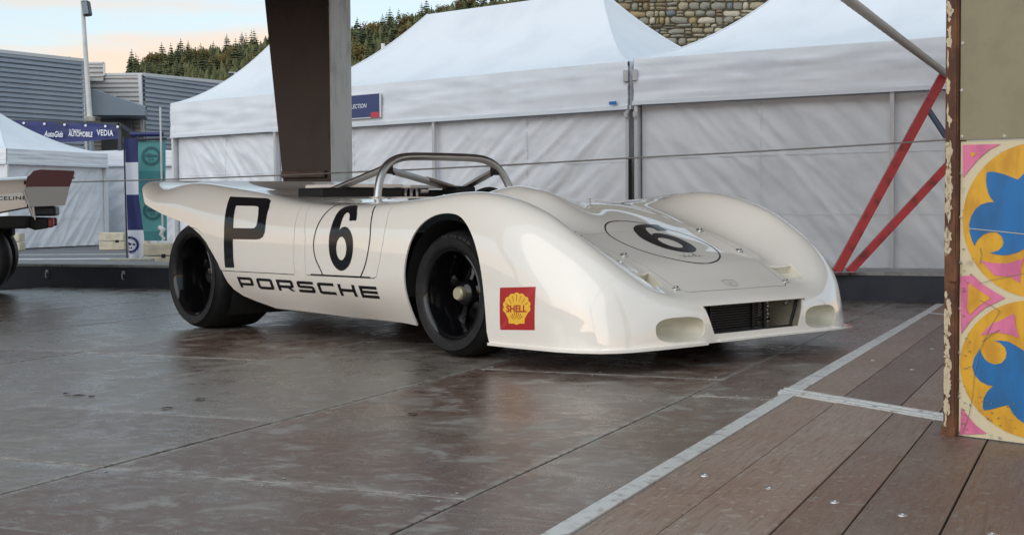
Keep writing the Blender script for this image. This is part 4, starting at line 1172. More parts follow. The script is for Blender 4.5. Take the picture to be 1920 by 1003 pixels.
blue_low = [(SC, 0.262), (0.25, 0.277), (0.225, 0.29), (0.203, 0.3), (0.176, 0.302), (0.159, 0.299), (0.176, 0.295), (0.192, 0.283), (0.197, 0.267), (0.195, 0.252), (0.182, 0.235), (0.16, 0.229), (0.14, 0.234), (0.126, 0.246), (0.118, 0.259), (0.112, 0.272), (0.095, 0.244), (0.088, 0.217), (0.096, 0.193), (0.116, 0.174), (0.138, 0.166), (0.156, 0.165), (0.138, 0.147), (0.126, 0.125), (0.123, 0.098), (0.127, 0.089), (0.15, 0.094), (0.177, 0.104), (0.204, 0.113), (0.216, 0.092), (0.232, 0.076), (0.252, 0.065), (SC, 0.055)]
for nm, pts in (('blue_leaf', blue_up), ('blue_leaf', blue_low)):
    full = pts + [(2 * SC - a, b) for a, b in pts[::-1][1:-1]]
    paint(nm, [full], M['p_blue'], 0.0028)
    paint(nm, [[(a + 0.56, b) for a, b in full]], M['p_blue'], 0.0028)
pk1 = [(0.053, 0.883), (0.174, 0.881), (0.138, 0.866), (0.101, 0.837), (0.075, 0.809), (0.054, 0.784)]
pk2 = [(0.047, 0.488), (0.09, 0.492), (0.119, 0.467), (0.158, 0.445), (0.192, 0.429), (0.169, 0.417), (0.125, 0.394), (0.086, 0.36), (0.052, 0.313)]
pk3 = [(0.114, 0.313), (0.148, 0.348), (0.18, 0.363), (0.218, 0.383), (0.222, 0.378), (0.224, 0.347), (0.236, 0.313), (0.203, 0.322), (0.164, 0.325), (0.137, 0.318)]
pk4 = [(0.054, 0.091), (0.071, 0.071), (0.1, 0.042), (0.137, 0.02), (0.051, 0.007)]
pk5 = [(0.112, 0.537), (0.151, 0.531), (0.198, 0.53), (0.247, 0.546), (0.238, 0.512), (0.237, 0.473), (0.208, 0.491), (0.157, 0.494)]
for p_ in (pk1, pk2, pk3, pk4, pk5): both('pink_corner', p_, M['p_pink'], 0.0030)
both('ochre_triangle', [(0.077, 0.86), (0.099, 0.857), (0.083, 0.845)], M['p_yellow'], 0.0044)
both('ochre_triangle', [(0.076, 0.468), (0.105, 0.451), (0.147, 0.426), (0.114, 0.404), (0.08, 0.373), (0.071, 0.391)], M['p_yellow'], 0.0044)
# long scratches in the paint
def scratch(pts, w):
    mb = MB()
    for (a, b), (c, d) in zip(pts[:-1], pts[1:]):
        v = Vector((c - a, d - b)).normalized(); nn = Vector((-v.y, v.x)) * w / 2
        mb.add([PP(a + nn.x, b + nn.y, 0.0056), PP(c + nn.x, d + nn.y, 0.0056), PP(c - nn.x, d - nn.y, 0.0056), PP(a - nn.x, b - nn.y, 0.0056)], [(0, 1, 2, 3)])
    mb.build('scratch', M['scratch'], pnl)
scratch([(0.112, 0.419), (0.150, 0.403), (0.176, 0.389), (0.150, 0.345), (0.115, 0.27), (0.098, 0.20), (0.092, 0.13), (0.082, 0.075), (0.060, 0.012)], 0.0016)
scratch([(0.122, 0.295), (0.15, 0.318), (0.176, 0.334)], 0.002)
scratch([(0.112, 0.468), (0.15, 0.480), (0.20, 0.492), (0.25, 0.503)], 0.0012)
scratch([(0.113, 0.575), (0.117, 0.555), (0.112, 0.525)], 0.002)
o_l = MB()
for (a, b), (c, d) in [((0.077, 0.632), (0.15, 0.626)), ((0.15, 0.626), (0.25, 0.617))]:
    o_l.add([PP(a, b + 0.0009, 0.0056), PP(c, d + 0.0009, 0.0056), PP(c, d - 0.0009, 0.0056), PP(a, b - 0.0009, 0.0056)], [(0, 1, 2, 3)])
o_l.build('scratch', M['p_cream'], pnl)
ch = MB()
for k in range(70):
    a = frng.uniform(0.048, 0.09) if k < 40 else frng.uniform(0.06, 0.23)
    b = frng.uniform(0.02, 0.58) if k < 40 else frng.uniform(0.03, 0.13)
    s = frng.uniform(0.0012, 0.0042); q0 = frng.uniform(0, 6)
    ch.add([PP(a + s * math.cos(q0 + t) * r_, b + s * math.sin(q0 + t) * r_ * .7, 0.0058) for t, r_ in ((0, 1.5), (1.3, .7), (2.6, 1.2), (3.6, .6), (5, 1))], [(0, 1, 2, 3, 4)])
o = ch.build('paint_chip', M['scratch'], pnl); o['kind'] = 'stuff'
for (s, z_) in [(0.052, 0.908), (0.186, 0.903), (0.32, 0.899), (0.048, 0.798), (0.047, 0.666), (0.047, 0.529), (0.047, 0.389), (0.047, 0.256), (0.047, 0.122), (0.05, 0.012), (0.178, 0.012), (0.052, 1.186), (0.05, 1.046), (0.054, 1.325), (0.054, 1.46)]:
    mb = MB(); off = 0.006 if z_ > 0.9 else 0.0
    V = []; n_ = 12
    for r_, h in ((0.0056, off), (0.0050, off + 0.0022), (0.0022, off + 0.0026), (0.0016, off + 0.0012)):
        V += [PP(s + r_ * math.cos(6.2832 * k / n_), z_ + r_ * math.sin(6.2832 * k / n_), h) for k in range(n_)]
    F = [(lv * n_ + k, lv * n_ + (k + 1) % n_, (lv + 1) * n_ + (k + 1) % n_, (lv + 1) * n_ + k) for lv in range(3) for k in range(n_)] + [tuple(3 * n_ + k for k in range(n_))]
    mb.add(V, F); mb.build('rivet', mat('rivet_steel', (.5, .48, .42), .4, metal=.6) if 'rivet_steel' not in bpy.data.materials else bpy.data.materials['rivet_steel'], pnl, 0.6)

# ================================================================== the white race car (local x = forward u, y = towards the far side v)
car = thing('race_car', 'low white open race car with black number 6 roundels and a steel roll bar', 'race car', (0.388, 7.127, 0.0), R(-49))

def spline_matrix(xs, xq):
    """natural cubic spline: rows of weights mapping knots to queries."""
    n = len(xs); h = np.diff(xs)
    A = np.zeros((n, n)); Bm = np.zeros((n, n)); A[0, 0] = A[-1, -1] = 1
    for i in range(1, n - 1):
        A[i, i - 1], A[i, i], A[i, i + 1] = h[i - 1], 2 * (h[i - 1] + h[i]), h[i]
        Bm[i, i - 1] += 6 / h[i - 1]; Bm[i, i] -= 6 / h[i - 1] + 6 / h[i]; Bm[i, i + 1] += 6 / h[i]
    S2 = np.linalg.solve(A, Bm)
    W = np.zeros((len(xq), n))
    for k, x in enumerate(xq):
        i = min(max(np.searchsorted(xs, x) - 1, 0), n - 2)
        a = (xs[i + 1] - x) / h[i]; b = (x - xs[i]) / h[i]
        W[k, i] += a; W[k, i + 1] += b
        W[k] += ((a ** 3 - a) * S2[i] + (b ** 3 - b) * S2[i + 1]) * h[i] ** 2 / 6
    return W

def row(u, z0, z1, z2, z3, z4, z5, *side):
    pts = [(u, 0, z0), (u, .22, z1), (u, .42, z2), (u, .52, z3), (u, .62, z4), (u, .72, z5)]
    return pts + [(u, side[2 * k], side[2 * k + 1]) for k in range(6)]
NET = [
    row(-3.09, .905, .905, .905, .905, .905, .904, .86, .902, .95, .892, 1.012, .865, 1.038, .82, 1.045, .78, 1.045, .742),
    row(-2.95, .868, .868, .868, .868, .868, .869, .87, .870, .955, .857, 1.018, .822, 1.045, .77, 1.05, .73, 1.05, .69),
    row(-2.60, .825, .825, .825, .826, .832, .850, .875, .876, .955, .862, 1.015, .805, 1.045, .70, 1.05, .60, 1.05, .50),
    row(-2.20, .80, .80, .80, .80, .802, .815, .855, .853, .94, .839, 1.01, .765, 1.045, .62, 1.05, .46, 1.03, .30),
    row(-1.80, .79, .79, .79, .79, .79, .793, .835, .811, .92, .798, .99, .725, 1.03, .56, 1.02, .34, .93, .172),
    row(-1.40, .785, .785, .785, .782, .776, .766, .81, .762, .905, .748, .968, .682, 1.003, .53, .987, .31, .895, .150),
    row(-1.00, .775, .775, .775, .770, .762, .750, .80, .741, .895, .727, .957, .66, .985, .51, .967, .30, .85, .138),
    row(-.60, .765, .765, .763, .757, .750, .746, .795, .747, .89, .732, .95, .665, .978, .51, .965, .30, .86, .138),
    row(-.25, .752, .75, .745, .735, .738, .752, .79, .768, .885, .752, .945, .675, .978, .51, .97, .31, .90, .13),
    row(0., .722, .718, .70, .692, .715, .765, .785, .790, .88, .772, .945, .685, .98, .49, .985, .29, .975, .11),
    row(.25, .640, .636, .628, .632, .672, .745, .785, .778, .88, .756, .945, .665, .98, .46, .985, .26, .98, .10),
    row(.50, .553, .552, .550, .556, .600, .680, .785, .712, .87, .690, .935, .605, .972, .42, .98, .235, .975, .10),
    row(.66, .499, .498, .496, .501, .545, .610, .78, .642, .86, .620, .925, .535, .965, .37, .972, .215, .968, .10),
    [(.80, 0, .447), (.80, .22, .446), (.80, .42, .444), (.80, .52, .450), (.80, .62, .492), (.80, .72, .540), (.80, .775, .562), (.797, .85, .540), (.788, .913, .46), (.77, .953, .32), (.745, .963, .2), (.73, .962, .10)],
    [(.9, 0, .392), (.9, .22, .392), (.9, .40, .390), (.9, .50, .396), (.9, .60, .432), (.9, .69, .470), (.9, .765, .484), (.895, .835, .462), (.883, .896, .395), (.857, .936, .28), (.81, .953, .175), (.775, .959, .10)],
    [(1.0, 0, .340), (1.0, .22, .340), (1.0, .40, .338), (1.0, .50, .342), (1.0, .59, .362), (1.0, .67, .385), (.996, .74, .387), (.984, .80, .365), (.963, .853, .312), (.925, .898, .235), (.86, .938, .16), (.80, .956, .10)],
    [(1.07, 0, .303), (1.07, .2, .303), (1.07, .36, .302), (1.069, .46, .304), (1.065, .55, .311), (1.057, .648, .314), (1.042, .72, .306), (1.022, .785, .284), (.993, .838, .241), (.948, .887, .190), (.878, .931, .142), (.807, .955, .10)],
    [(1.113, 0, .266), (1.113, .2, .266), (1.112, .35, .265), (1.11, .45, .264), (1.102, .546, .261), (1.087, .638, .254), (1.066, .709, .241), (1.042, .774, .220), (1.010, .829, .19), (.962, .879, .155), (.890, .926, .125), (.815, .953, .10)],
    [(1.128, 0, .20), (1.128, .2, .20), (1.127, .35, .20), (1.124, .45, .197), (1.115, .546, .194), (1.101, .632, .188), (1.081, .703, .176), (1.056, .767, .16), (1.021, .824, .143), (.972, .874, .125), (.897, .923, .11), (.82, .952, .099)],
    [(1.131, 0, .116), (1.131, .2, .116), (1.130, .35, .115), (1.127, .45, .114), (1.119, .545, .112), (1.106, .63, .11), (1.086, .70, .107), (1.060, .765, .105), (1.025, .822, .103), (.976, .872, .101), (.90, .922, .099), (.825, .951, .097)],
]
NET = np.array(NET, float)
NET[0, 6:, 0] += np.array([.0, .03, .08, .125, .15, .17])
NET[1, 6:, 0] += np.array([.0, .015, .04, .065, .08, .09])
#                                   # stations x 12 x 3
full = np.concatenate([NET[:, :0:-1] * np.array([1, -1, 1]), NET], axis=1)   # mirrored: 23 columns, v from - to +
sp = np.concatenate([[0], np.cumsum(np.linalg.norm(np.diff(NET, axis=0), axis=2).mean(1))])
tp = np.concatenate([[0], np.cumsum(np.linalg.norm(np.diff(full, axis=1), axis=2)[3:14].mean(0))])
NSQ, NTQ = 190, 141
sq = np.sort(np.concatenate([np.linspace(0, sp[-1], NSQ - 24), np.linspace(sp[-5], sp[-1], 24)]))
tq = np.linspace(0, tp[-1], NTQ)
G = np.einsum('as,stk->atk', spline_matrix(sp, sq), full)
G = np.einsum('bt,atk->abk', spline_matrix(tp, tq), G)
# cowl hump in front of the driver on the near side
def sstep(a, b, x): t = np.clip((x - a) / (b - a), 0, 1); return t * t * (3 - 2 * t)
uu, vv = G[..., 0], G[..., 1]
hump = 0.088 * sstep(-.55, -.12, uu) * (1 - sstep(.00, .40, uu)) * np.exp(-((vv + .33) / .19) ** 2) * sstep(-.70, -.58, vv)
G[..., 2] += hump
# fair the nose corners
mask = sstep(.55, .75, G[..., 0]) * sstep(.45, .62, np.abs(G[..., 1])); mask[0] = 0; mask[-1] = 0; mask[:, 0] = 0; mask[:, -1] = 0
for it in range(200):
    av = G.copy()
    av[1:-1, 1:-1] = (G[:-2, 1:-1] + G[2:, 1:-1] + G[1:-1, :-2] + G[1:-1, 2:]) / 4
    G = G + (av - G) * (mask[..., None] * (0.5 if it % 2 == 0 or it < 24 else -0.52))
na, nb = G.shape[:2]
bodyV = G.reshape(-1, 3)
bodyF = [(a * nb + b, (a + 1) * nb + b, (a + 1) * nb + b + 1, a * nb + b + 1) for a in range(na - 1) for b in range(nb - 1)]
shell_me = bpy.data.meshes.new('body')
shell_me.from_pydata([tuple(p) for p in bodyV], [], bodyF)
shell_me.update()
# outward normals
mid = (na // 2) * (nb - 1) + (nb - 1) // 2
if shell_me.polygons[mid].normal.z < 0: shell_me.flip_normals()
bvh = BVHTree.FromPolygons([tuple(p) for p in bodyV], bodyF)
def side_pt(u, z, off=0.0015, far=False):
    s = 1 if far else -1
    loc, no, _, _ = bvh.ray_cast(Vector((u, 2.0 * s, z)), Vector((0, -s, 0)))
    if loc is None: loc, no, _, _ = bvh.find_nearest(Vector((u, 1.0 * s, z)))
    if no.y * s < 0: no = -no
    return loc + no * off
def top_pt(u, v, off=0.0015):
    loc, no, _, _ = bvh.ray_cast(Vector((u, v, 2.0)), Vector((0, 0, -1)))
    if loc is None: loc, no, _, _ = bvh.find_nearest(Vector((u, v, .8)))
    if no.z < 0: no = -no
    return loc + no * off

shell = bpy.data.objects.new('shell_source', shell_me); COL.objects.link(shell)
so_ = shell.modifiers.new('s', 'SOLIDIFY'); so_.thickness = 0.009; so_.offset = -1; so_.use_even_offset = False
cutters = []
def cutter(mb):
    me = mb.mesh('cutter'); o = bpy.data.objects.new('cutter', me); COL.objects.link(o)
    b = shell.modifiers.new('b', 'BOOLEAN'); b.operation = 'DIFFERENCE'; b.solver = 'EXACT'; b.object = o
    cutters.append(o)
def ext_v(poly, v0, v1):
    mb = MB(); mb.prism(poly, v0, v1, lambda a, b, d: (a, d, b)); return mb
ARCH_F = smooth_closed([(-.285, -.1), (-.285, .15), (-.278, .32), (-.262, .45), (-.225, .555), (-.165, .63), (-.08, .675), (.02, .69), (.12, .678), (.205, .625), (.272, .54), (.318, .43), (.345, .30), (.357, .15), (.36, -.1)], 4)
ARCH_F = [p for p in ARCH_F if p[1] > -.13]
ARCH_R = [(-3.3, .86), (-2.99, .775), (-2.913, .750), (-2.81, .721), (-2.711, .694), (-2.55, .662), (-2.386, .633), (-2.29, .603), (-2.202, .566), (-2.13, .522), (-2.076, .473), (-2.04, .437), (-2.013, .405), (-1.995, .366), (-1.982, .356), (-1.978, .335), (-1.962, .295), (-1.925, .25), (-1.86, .215), (-1.75, .186), (-1.6, .155), (-1.6, -.1), (-3.3, -.1)]
for s in (-1, 1):
    cutter(ext_v(ARCH_F, *(sorted((s * .72, s * 1.4)))))
    cutter(ext_v(ARCH_R, *(sorted((s * .45, s * 1.4)))))
def superell(cx, cz, rx, rz, e=3.4, n=44):
    return [(cx + rx * abs(math.cos(q)) ** (2 / e) * (1 if math.cos(q) >= 0 else -1), cz + rz * abs(math.sin(q)) ** (2 / e) * (1 if math.sin(q) >= 0 else -1)) for q in np.linspace(0, 2 * math.pi, n + 1)[:-1]]
POD = superell(.505, .178, .142, .054, 2.9)
VENT = [(.845, .425), (.885, .565), (.965, .545), (1.055, .50), (.96, .452)]
GRIL = [(-.352, .270), (.362, .270), (.340, .21), (.312, .145), (-.302, .145), (-.33, .21)]
mbp = MB()
for s in (-1, 1):
    mbp.prism([(s * a, b) for a, b in POD], 0.97, 1.3, lambda a, b, d: (d, a, b))
mbp.prism(GRIL, .96, 1.3, lambda a, b, d: (d, a, b))
cutter(mbp)
mbp = MB()
for s in (-1, 1): mbp.prism([(a, s * b) for a, b in VENT], .36, .6, lambda a, b, d: (a, b, d))
mbp.prism([(-.70 + .44 * c, -.20 + .42 * s_) for c, s_ in superell(0, 0, 1, 1, 2.6, 40)], .5, 1.2, lambda a, b, d: (a, b, d))
cutter(mbp)
# shut lines are real cuts through the shell
def line_strip(path, w, fn, d0, d1):
    L, Rr = [], []
    for i, p in enumerate(path):
        p = Vector(p); a = Vector(path[max(i - 1, 0)]); b = Vector(path[min(i + 1, len(path) - 1)])
        t = (b - a).normalized(); n = Vector((-t.y, t.x)) * w / 2
        L.append(tuple(p + n)); Rr.append(tuple(p - n))
    mb = MB(); mb.prism(L + Rr[::-1], d0, d1, fn); return mb
UZ = lambda a, b, d: (a, d, b)
UV = lambda a, b, d: (a, b, d)
rear_line = [(-2.2, .360), (-1.9, .359), (-1.6, .359), (-1.262, .358), (-1.253, .368), (-1.25, .487), (-1.256, .58), (-1.266, .662), (-1.278, .714), (-1.29, .76), (-1.30, .85), (-1.30, 1.1)]
cutter(line_strip(rear_line, .0042, UZ, -1.4, 1.4))
for s in (-1, 1):
    v0, v1 = sorted((s * .74, s * 1.4))
    door = [(-1.21, 1.0), (-1.21, .72), (-1.186, .67), (-1.150, .56), (-1.146, .37), (-1.138, .3595), (-.85, .361), (-.53, .363), (-.507, .372), (-.474, .45), (-.453, .544), (-.444, .637), (-.458, .717), (-.47, .78), (-.47, 1.0)]
    cutter(line_strip(door, .0042, UZ, v0, v1))
    cutter(MB().box((-.84, s * .742, .85), (.76, .005, .5)))
hood = [(.43, -.455)]
hp = [(.46, -.452), (.70, -.42), (.95, -.388), (.995, -.378)] + [(1.012 + .0, -.362), (1.018, -.34), (1.02, -.1), (1.02, .1), (1.018, .34), (1.012, .362), (.995, .378), (.95, .388), (.70, .42), (.46, .452), (.425, .445), (.40, .42), (.385, .2), (.38, 0), (.385, -.2), (.40, -.42), (.425, -.445)]
mbh = MB(); n_ = len(hp)
def ring_off(w):
    out = []
    for i in range(n_):
        a, b = Vector(hp[i - 1]), Vector(hp[(i + 1) % n_]); t = (b - a).normalized()
        out.append(tuple(Vector(hp[i]) + Vector((-t.y, t.x)) * w))
    return out
ri, ro = ring_off(.0021), ring_off(-.0021)
Vh = [(a, b, .25) for a, b in ri] + [(a, b, .25) for a, b in ro] + [(a, b, .9) for a, b in ri] + [(a, b, .9) for a, b in ro]
Fh = []
for i in range(n_):
    j = (i + 1) % n_
    Fh += [(i, j, n_ + j, n_ + i), (2 * n_ + i, 3 * n_ + i, 3 * n_ + j, 2 * n_ + j), (i, 2 * n_ + i, 2 * n_ + j, j), (n_ + i, n_ + j, 3 * n_ + j, 3 * n_ + i)]
mbh.add(Vh, Fh); cutter(mbh)
for th in (.009, .0086, .0094, .0082, .0098, .0075):          # retry if the solver drops the shell
    so_.thickness = th
    dg = bpy.context.evaluated_depsgraph_get(); dg.update()
    cut_me = bpy.data.meshes.new_from_object(shell.evaluated_get(dg))
    if len(cut_me.polygons) > 30000: break
for o in cutters: bpy.data.objects.remove(o)
bpy.data.objects.remove(shell)
# split into loose panels
nv = len(cut_me.vertices); par = list(range(nv))
def find(i):
    while par[i] != i: par[i] = par[par[i]]; i = par[i]
    return i
for e in cut_me.edges:
    a, b = find(e.vertices[0]), find(e.vertices[1])
    if a != b: par[a] = b
isl = {}
for p in cut_me.polygons: isl.setdefault(find(p.vertices[0]), []).append(tuple(p.vertices))
co = [tuple(v.co) for v in cut_me.vertices]
def panel_name(vs):
    us = [co[i][0] for i in vs]; v_ = [co[i][1] for i in vs]; zs_ = [co[i][2] for i in vs]
    if len(vs) < 60 or max(zs_) > .96 or max(v_) - min(v_) < .02: return None
    if max(us) > 1.05: return 'body'
    if min(us) < -3.0: return 'rear_bodywork'
    if min(us) > .3 and max(abs(min(v_)), abs(max(v_))) < .55: return 'hood'
    if max(us) < -.3 and (min(v_) > .6 or max(v_) < -.6): return 'door'
    return 'body_trim'
body = None
for faces in sorted(isl.values(), key=len, reverse=True):
    vs = sorted({i for f in faces for i in f}); nm = panel_name(vs)
    if nm is None or (nm == 'body_trim' and len(vs) < 300): continue
    remap = {v: k for k, v in enumerate(vs)}
    me = bpy.data.meshes.new(nm)
    me.from_pydata([co[v] for v in vs], [], [tuple(remap[i] for i in f) for f in faces])
    me.update()
    me.polygons.foreach_set('use_smooth', [True] * len(me.polygons))
    me.set_sharp_from_angle(angle=0.55)
    # smooth panel normals taken from the uncut surface
    o = link_mesh(nm, me, M['paint'], car)
    if nm == 'body': body = o

def car_part(mb, name, m, parent=None, smooth=None, bevel=None): return mb.build(name, m, parent or car, smooth, bevel=bevel)
def mir(pts, s): return [(a, s * b, c) for a, b, c in pts]

# lip flange along the front and sides of the nose
lip_path = [tuple(NET[-1][k]) for k in range(11, -1, -1)]
for s in (-1, 1):
    mb = MB()
    path = [(.372, .978, .1), (.5, .976, .1), (.66, .968, .1), (.80, .957, .1), (.90, .922, .1), (.976, .872, .1), (1.025, .822, .101), (1.060, .765, .103), (1.086, .70, .106), (1.106, .63, .108), (1.119, .545, .11), (1.127, .45, .111), (1.130, .36, .112)]
    if s > 0: path += [(1.131, .2, .113), (1.131, 0, .113), (1.131, -.2, .112), (1.130, -.28, .112)]
    V = []
    for i, p in enumerate(path):
        p = Vector(p); a = Vector(path[max(i - 1, 0)]); b = Vector(path[min(i + 1, len(path) - 1)]); t = (b - a).normalized()
        n = Vector((t.y, -t.x, 0)).normalized()
        if n.dot(p) < 0: n = -n
        w = .018 if i > 3 else .012
        if s > 0 and 4 <= i <= 6: w = .04
        lo = .006 if s < 0 else 0.0
        c = p + n * w
        V += [(p.x - n.x * .012, s * (p.y - n.y * .012), p.z - .004 - lo), (c.x, s * c.y, c.z - .004 - lo), (c.x, s * c.y, c.z + .004 - lo * .3), (p.x - n.x * .012, s * (p.y - n.y * .012), p.z + .006 - lo * .3)]
    F = [(4 * i + k, 4 * i + (k + 1) % 4, 4 * i + 4 + (k + 1) % 4, 4 * i + 4 + k) for i in range(len(path) - 1) for k in range(4)] + [(0, 1, 2, 3), tuple(4 * (len(path) - 1) + k for k in range(4))]
    mb.add(V, F); car_part(mb, 'nose_lip', M['paint'], None, 0.6)

# headlamp recesses: cream bowls
for s in (-1, 1):
    mb = MB(); rings = 9; n = len(POD)
    V = []
    for r in range(rings + 1):
        t = r / rings; sc = math.cos(t * math.pi / 2) ** 0.55 if t < 1 else 0.02
        for a, b in POD:
            y0 = .505 + (a - .505) * 1.012; z0_ = .178 + (b - .178) * 1.012
            edge = bvh.ray_cast(Vector((2, s * y0, z0_)), Vector((-1, 0, 0)))[0]
            x0 = (edge.x if edge else 1.1) - .004
            V.append((x0 * (1 - t) + (1.02 - 0.02 * t) * t - 0.0, s * (.505 + (y0 - .505) * sc), .178 + (z0_ - .178) * sc))
    F = [(r * n + k, r * n + (k + 1) % n, (r + 1) * n + (k + 1) % n, (r + 1) * n + k) for r in range(rings) for k in range(n)]
    mb.add(V, F); car_part(mb, 'headlamp_recess', M['cream'], None, 0.9)
# brake vents
for s in (-1, 1):
    mb = MB()
    def vp(a, b, drop): p = top_pt(a, s * b, -.004); return (p.x, p.y, p.z - drop)
    A_, B_, C_, T_, D_ = [VENT[k] for k in range(5)]
    drops = {0: .055, 1: .055, 2: .025, 3: .0, 4: .025}
    low = [vp(VENT[k][0] - (.02 if k < 2 else 0), VENT[k][1], drops[k]) for k in range(5)]; hi = [vp(VENT[k][0], VENT[k][1], 0.0) for k in range(5)]
    mb.add(low, [(0, 1, 2, 4), (4, 2, 3)])
    mb.add([hi[0], hi[4], hi[3], low[0], low[4], low[3]], [(0, 1, 4, 3), (1, 2, 5, 4)])
    mb.add([hi[1], hi[2], hi[3], low[1], low[2], low[3]], [(0, 1, 4, 3), (1, 2, 5, 4)])
    car_part(mb, 'brake_vent', M['cream'], None)
    mb = MB(); mb.add([hi[0], hi[1], low[1], low[0]], [(0, 1, 2, 3)]); car_part(mb, 'vent_back', M['cream'])
# radiator duct and grille
mb = MB()
duct = [(-.375, .285), (.47, .285), (.46, .128), (-.345, .128)]
Vd = [(1.118, a * .97 if a < 0 else a * .79, b * 1 if b < .2 else .272) for a, b in duct] + [(.80, a, b) for a, b in duct]
mb.add(Vd, [(0, 1, 5, 4), (1, 2, 6, 5), (2, 3, 7, 6), (3, 0, 4, 7), (4, 5, 6, 7)])
car_part(mb, 'radiator_duct', M['cream'])
gr = MB(); gx = 1.035
gr.prism([(-.36, .275), (.185, .275), (.175, .140), (-.325, .140)], gx - .05, gx - .045, lambda a, b, d: (d, a, b))
grille = car_part(gr, 'grille', M['dark'])
sl = None
for k in range(11):
    z = .148 + .0118 * k
    mb = MB(); mb.box((gx, -.072 + .0, 0), (.016, .505 + .02 * math.sin(k), .0042)); me = None
    if sl is None: sl = mb.build('slat', M['grille'], grille); o = sl
    else: o = sl.copy(); COL.objects.link(o); o.parent = grille
    o.location = (0, 0, z)
for v in (-.235, .065, .15):
    mb = MB(); mb.box((gx + .012, v, .207), (.012, .014, .132)); mb.build('bar', M['black_plastic'], grille)
for (pts) in ([(gx + .045, -.34, .272), (gx + .045, .352, .272)], [(gx + .05, .352, .272), (gx + .045, .335, .21), (gx + .05, .300, .143)], [(gx + .06, -.30, .143), (gx + .06, .302, .143)]):
    mb = MB(); mb.tube(pts, .008, 6); mb.build('surround', M['black_plastic'], grille)
mb = MB(); mb.tube([(gx + .02, .32, .265), (gx + .02, .29, .245)], .012, 8); mb.build('pipe', M['steel'], grille)
mb = MB()
for k in range(7): mb.box((gx - .01, .185 + .004 * (k % 2), .15 + .018 * k), (.03, .012, .008))
mb.build('core_edge', M['steel'], grille)

# wheels
def wheel(name, c, Rt, Rr, v_out, width, spokes, dish, nut=True, tread_face=0.03, text=False):
    """v_out < 0: near side wheel whose outer face is at v_out."""
    s = -1 if v_out < 0 else 1
    w = thing(name, None, None); w.parent = car
    C_ = (c[0], 0, c[1])
    def y(d): return v_out - s * d     # d = depth inwards from the outer face
    sh = min(.055, width * .2)
    prof = [(Rr - .004, y(.020)), (Rr + .004, y(.006)), (Rr + .018, y(.002)), (Rr + .038, y(.0)), ((Rt + Rr) / 2 + .008, y(-.002)), (Rt - .034, y(.008)), (Rt - .014, y(.024)), (Rt - .004, y(sh)), (Rt, y(sh * 1.5)), (Rt + .001, y(width / 2)),
            (Rt, y(width - sh * 1.5)), (Rt - .004, y(width - sh)), (Rt - .03, y(width - .015)), (Rr + .03, y(width)), (Rr - .004, y(width - .02))]
    mb = MB(); mb.lathe(prof, C_, 'Y', 72); mb.build('tyre', M['rubber'], w, 1.0)
    prof = [(Rr - .002, y(.016)), (Rr + .003, y(.008)), (Rr - .003, y(.003)), (Rr - .012, y(.008)), (Rr - .020, y(.022)), (Rr - .024, y(.05)), (Rr - .036, y(.075)), (Rr - .042, y(dish)), (Rr - .05, y(dish + .02)), (Rr - .05, y(width - .03)), (Rr - .004, y(width - .018))]
    mb = MB(); mb.lathe(prof, C_, 'Y', 64); rim = mb.build('rim', M['rim'], w, 0.8)
    mb = MB(); mb.lathe([(Rr - .04, y(width - .04)), (0, y(width - .04))], C_, 'Y', 32); mb.build('brake_shroud', M['dark'], w)
    mb = MB(); mb.lathe([(.13, y(dish + .075)), (.13, y(dish + .06)), (.06, y(dish + .055)), (0, y(dish + .055))], C_, 'Y', 32); mb.build('brake_disc', M['black_plastic'], w, .6)
    for k in range(spokes):
        q = 2 * math.pi * k / spokes + .32
        cx, sx = math.cos(q), math.sin(q)
        def P(r, t, d): return (c[0] + cx * r - sx * t, y(d), c[1] + sx * r + cx * t)
        mb = MB(); V = []
        for r, t, d0, d1 in ((.035, .030, dish - .035, dish + .03), (.09, .018, dish + .004, dish + .03), (Rr - .075, .020, dish + .016, dish + .03), (Rr - .040, .040, dish + .010, dish + .028)):
            V += [P(r, -t, d0 + .008), P(r, -t * .5, d0), P(r, t * .5, d0), P(r, t, d0 + .008), P(r, t, d1), P(r, -t, d1)]
        F = [(6 * i + k2, 6 * i + (k2 + 1) % 6, 6 * i + 6 + (k2 + 1) % 6, 6 * i + 6 + k2) for i in range(3) for k2 in range(6)]
        mb.add(V, F); mb.build('spoke', M['rim'], w, 0.7)
    mb = MB(); mb.lathe([(.075, y(dish + .02)), (.062, y(dish - .035)), (.045, y(dish - .052)), (.03, y(dish - .055)), (0, y(dish - .055))], C_, 'Y', 24); mb.build('hub', M['rim'], w, .7)
    if nut:
        mb = MB(); mb.lathe([(.034, y(dish - .050)), (.034, y(dish - .074)), (.028, y(dish - .084)), (0, y(dish - .084))], C_, 'Y', 20); mb.build('hub_nut', M['nut'], w, .5)
    if text:
        mb = MB()
        for k, q in enumerate((1.06, 1.18, 1.30, 1.44, 1.55, 1.68, 1.78)):
            r0 = Rt - .050; r1 = Rt - .022
            for dq in (0, .045):
                a = q + dq
                mb.add([(c[0] + r_ * math.cos(a + e), y(d_), c[1] + r_ * math.sin(a + e)) for r_, e, d_ in ((r0, -.007, -.0008), (r0, .007, -.0008), (r1, .012, .0135), (r1, -.002, .0135))], [(0, 1, 2, 3)])
        mb.build('tyre_marking', M['rubber_print'], w)
    return w
wheel('front_wheel', (.02, .305), .305, .218, -.925, .265, 5, .125, text=True)
wheel('front_wheel', (.02, .305), .305, .218, .925, .265, 5, .085)
wheel('rear_wheel', (-2.325, .322), .322, .240, -1.046, .43, 5, .17, nut=False)
wheel('rear_wheel', (-2.325, .322), .322, .240, 1.046, .43, 5, .17, nut=False)
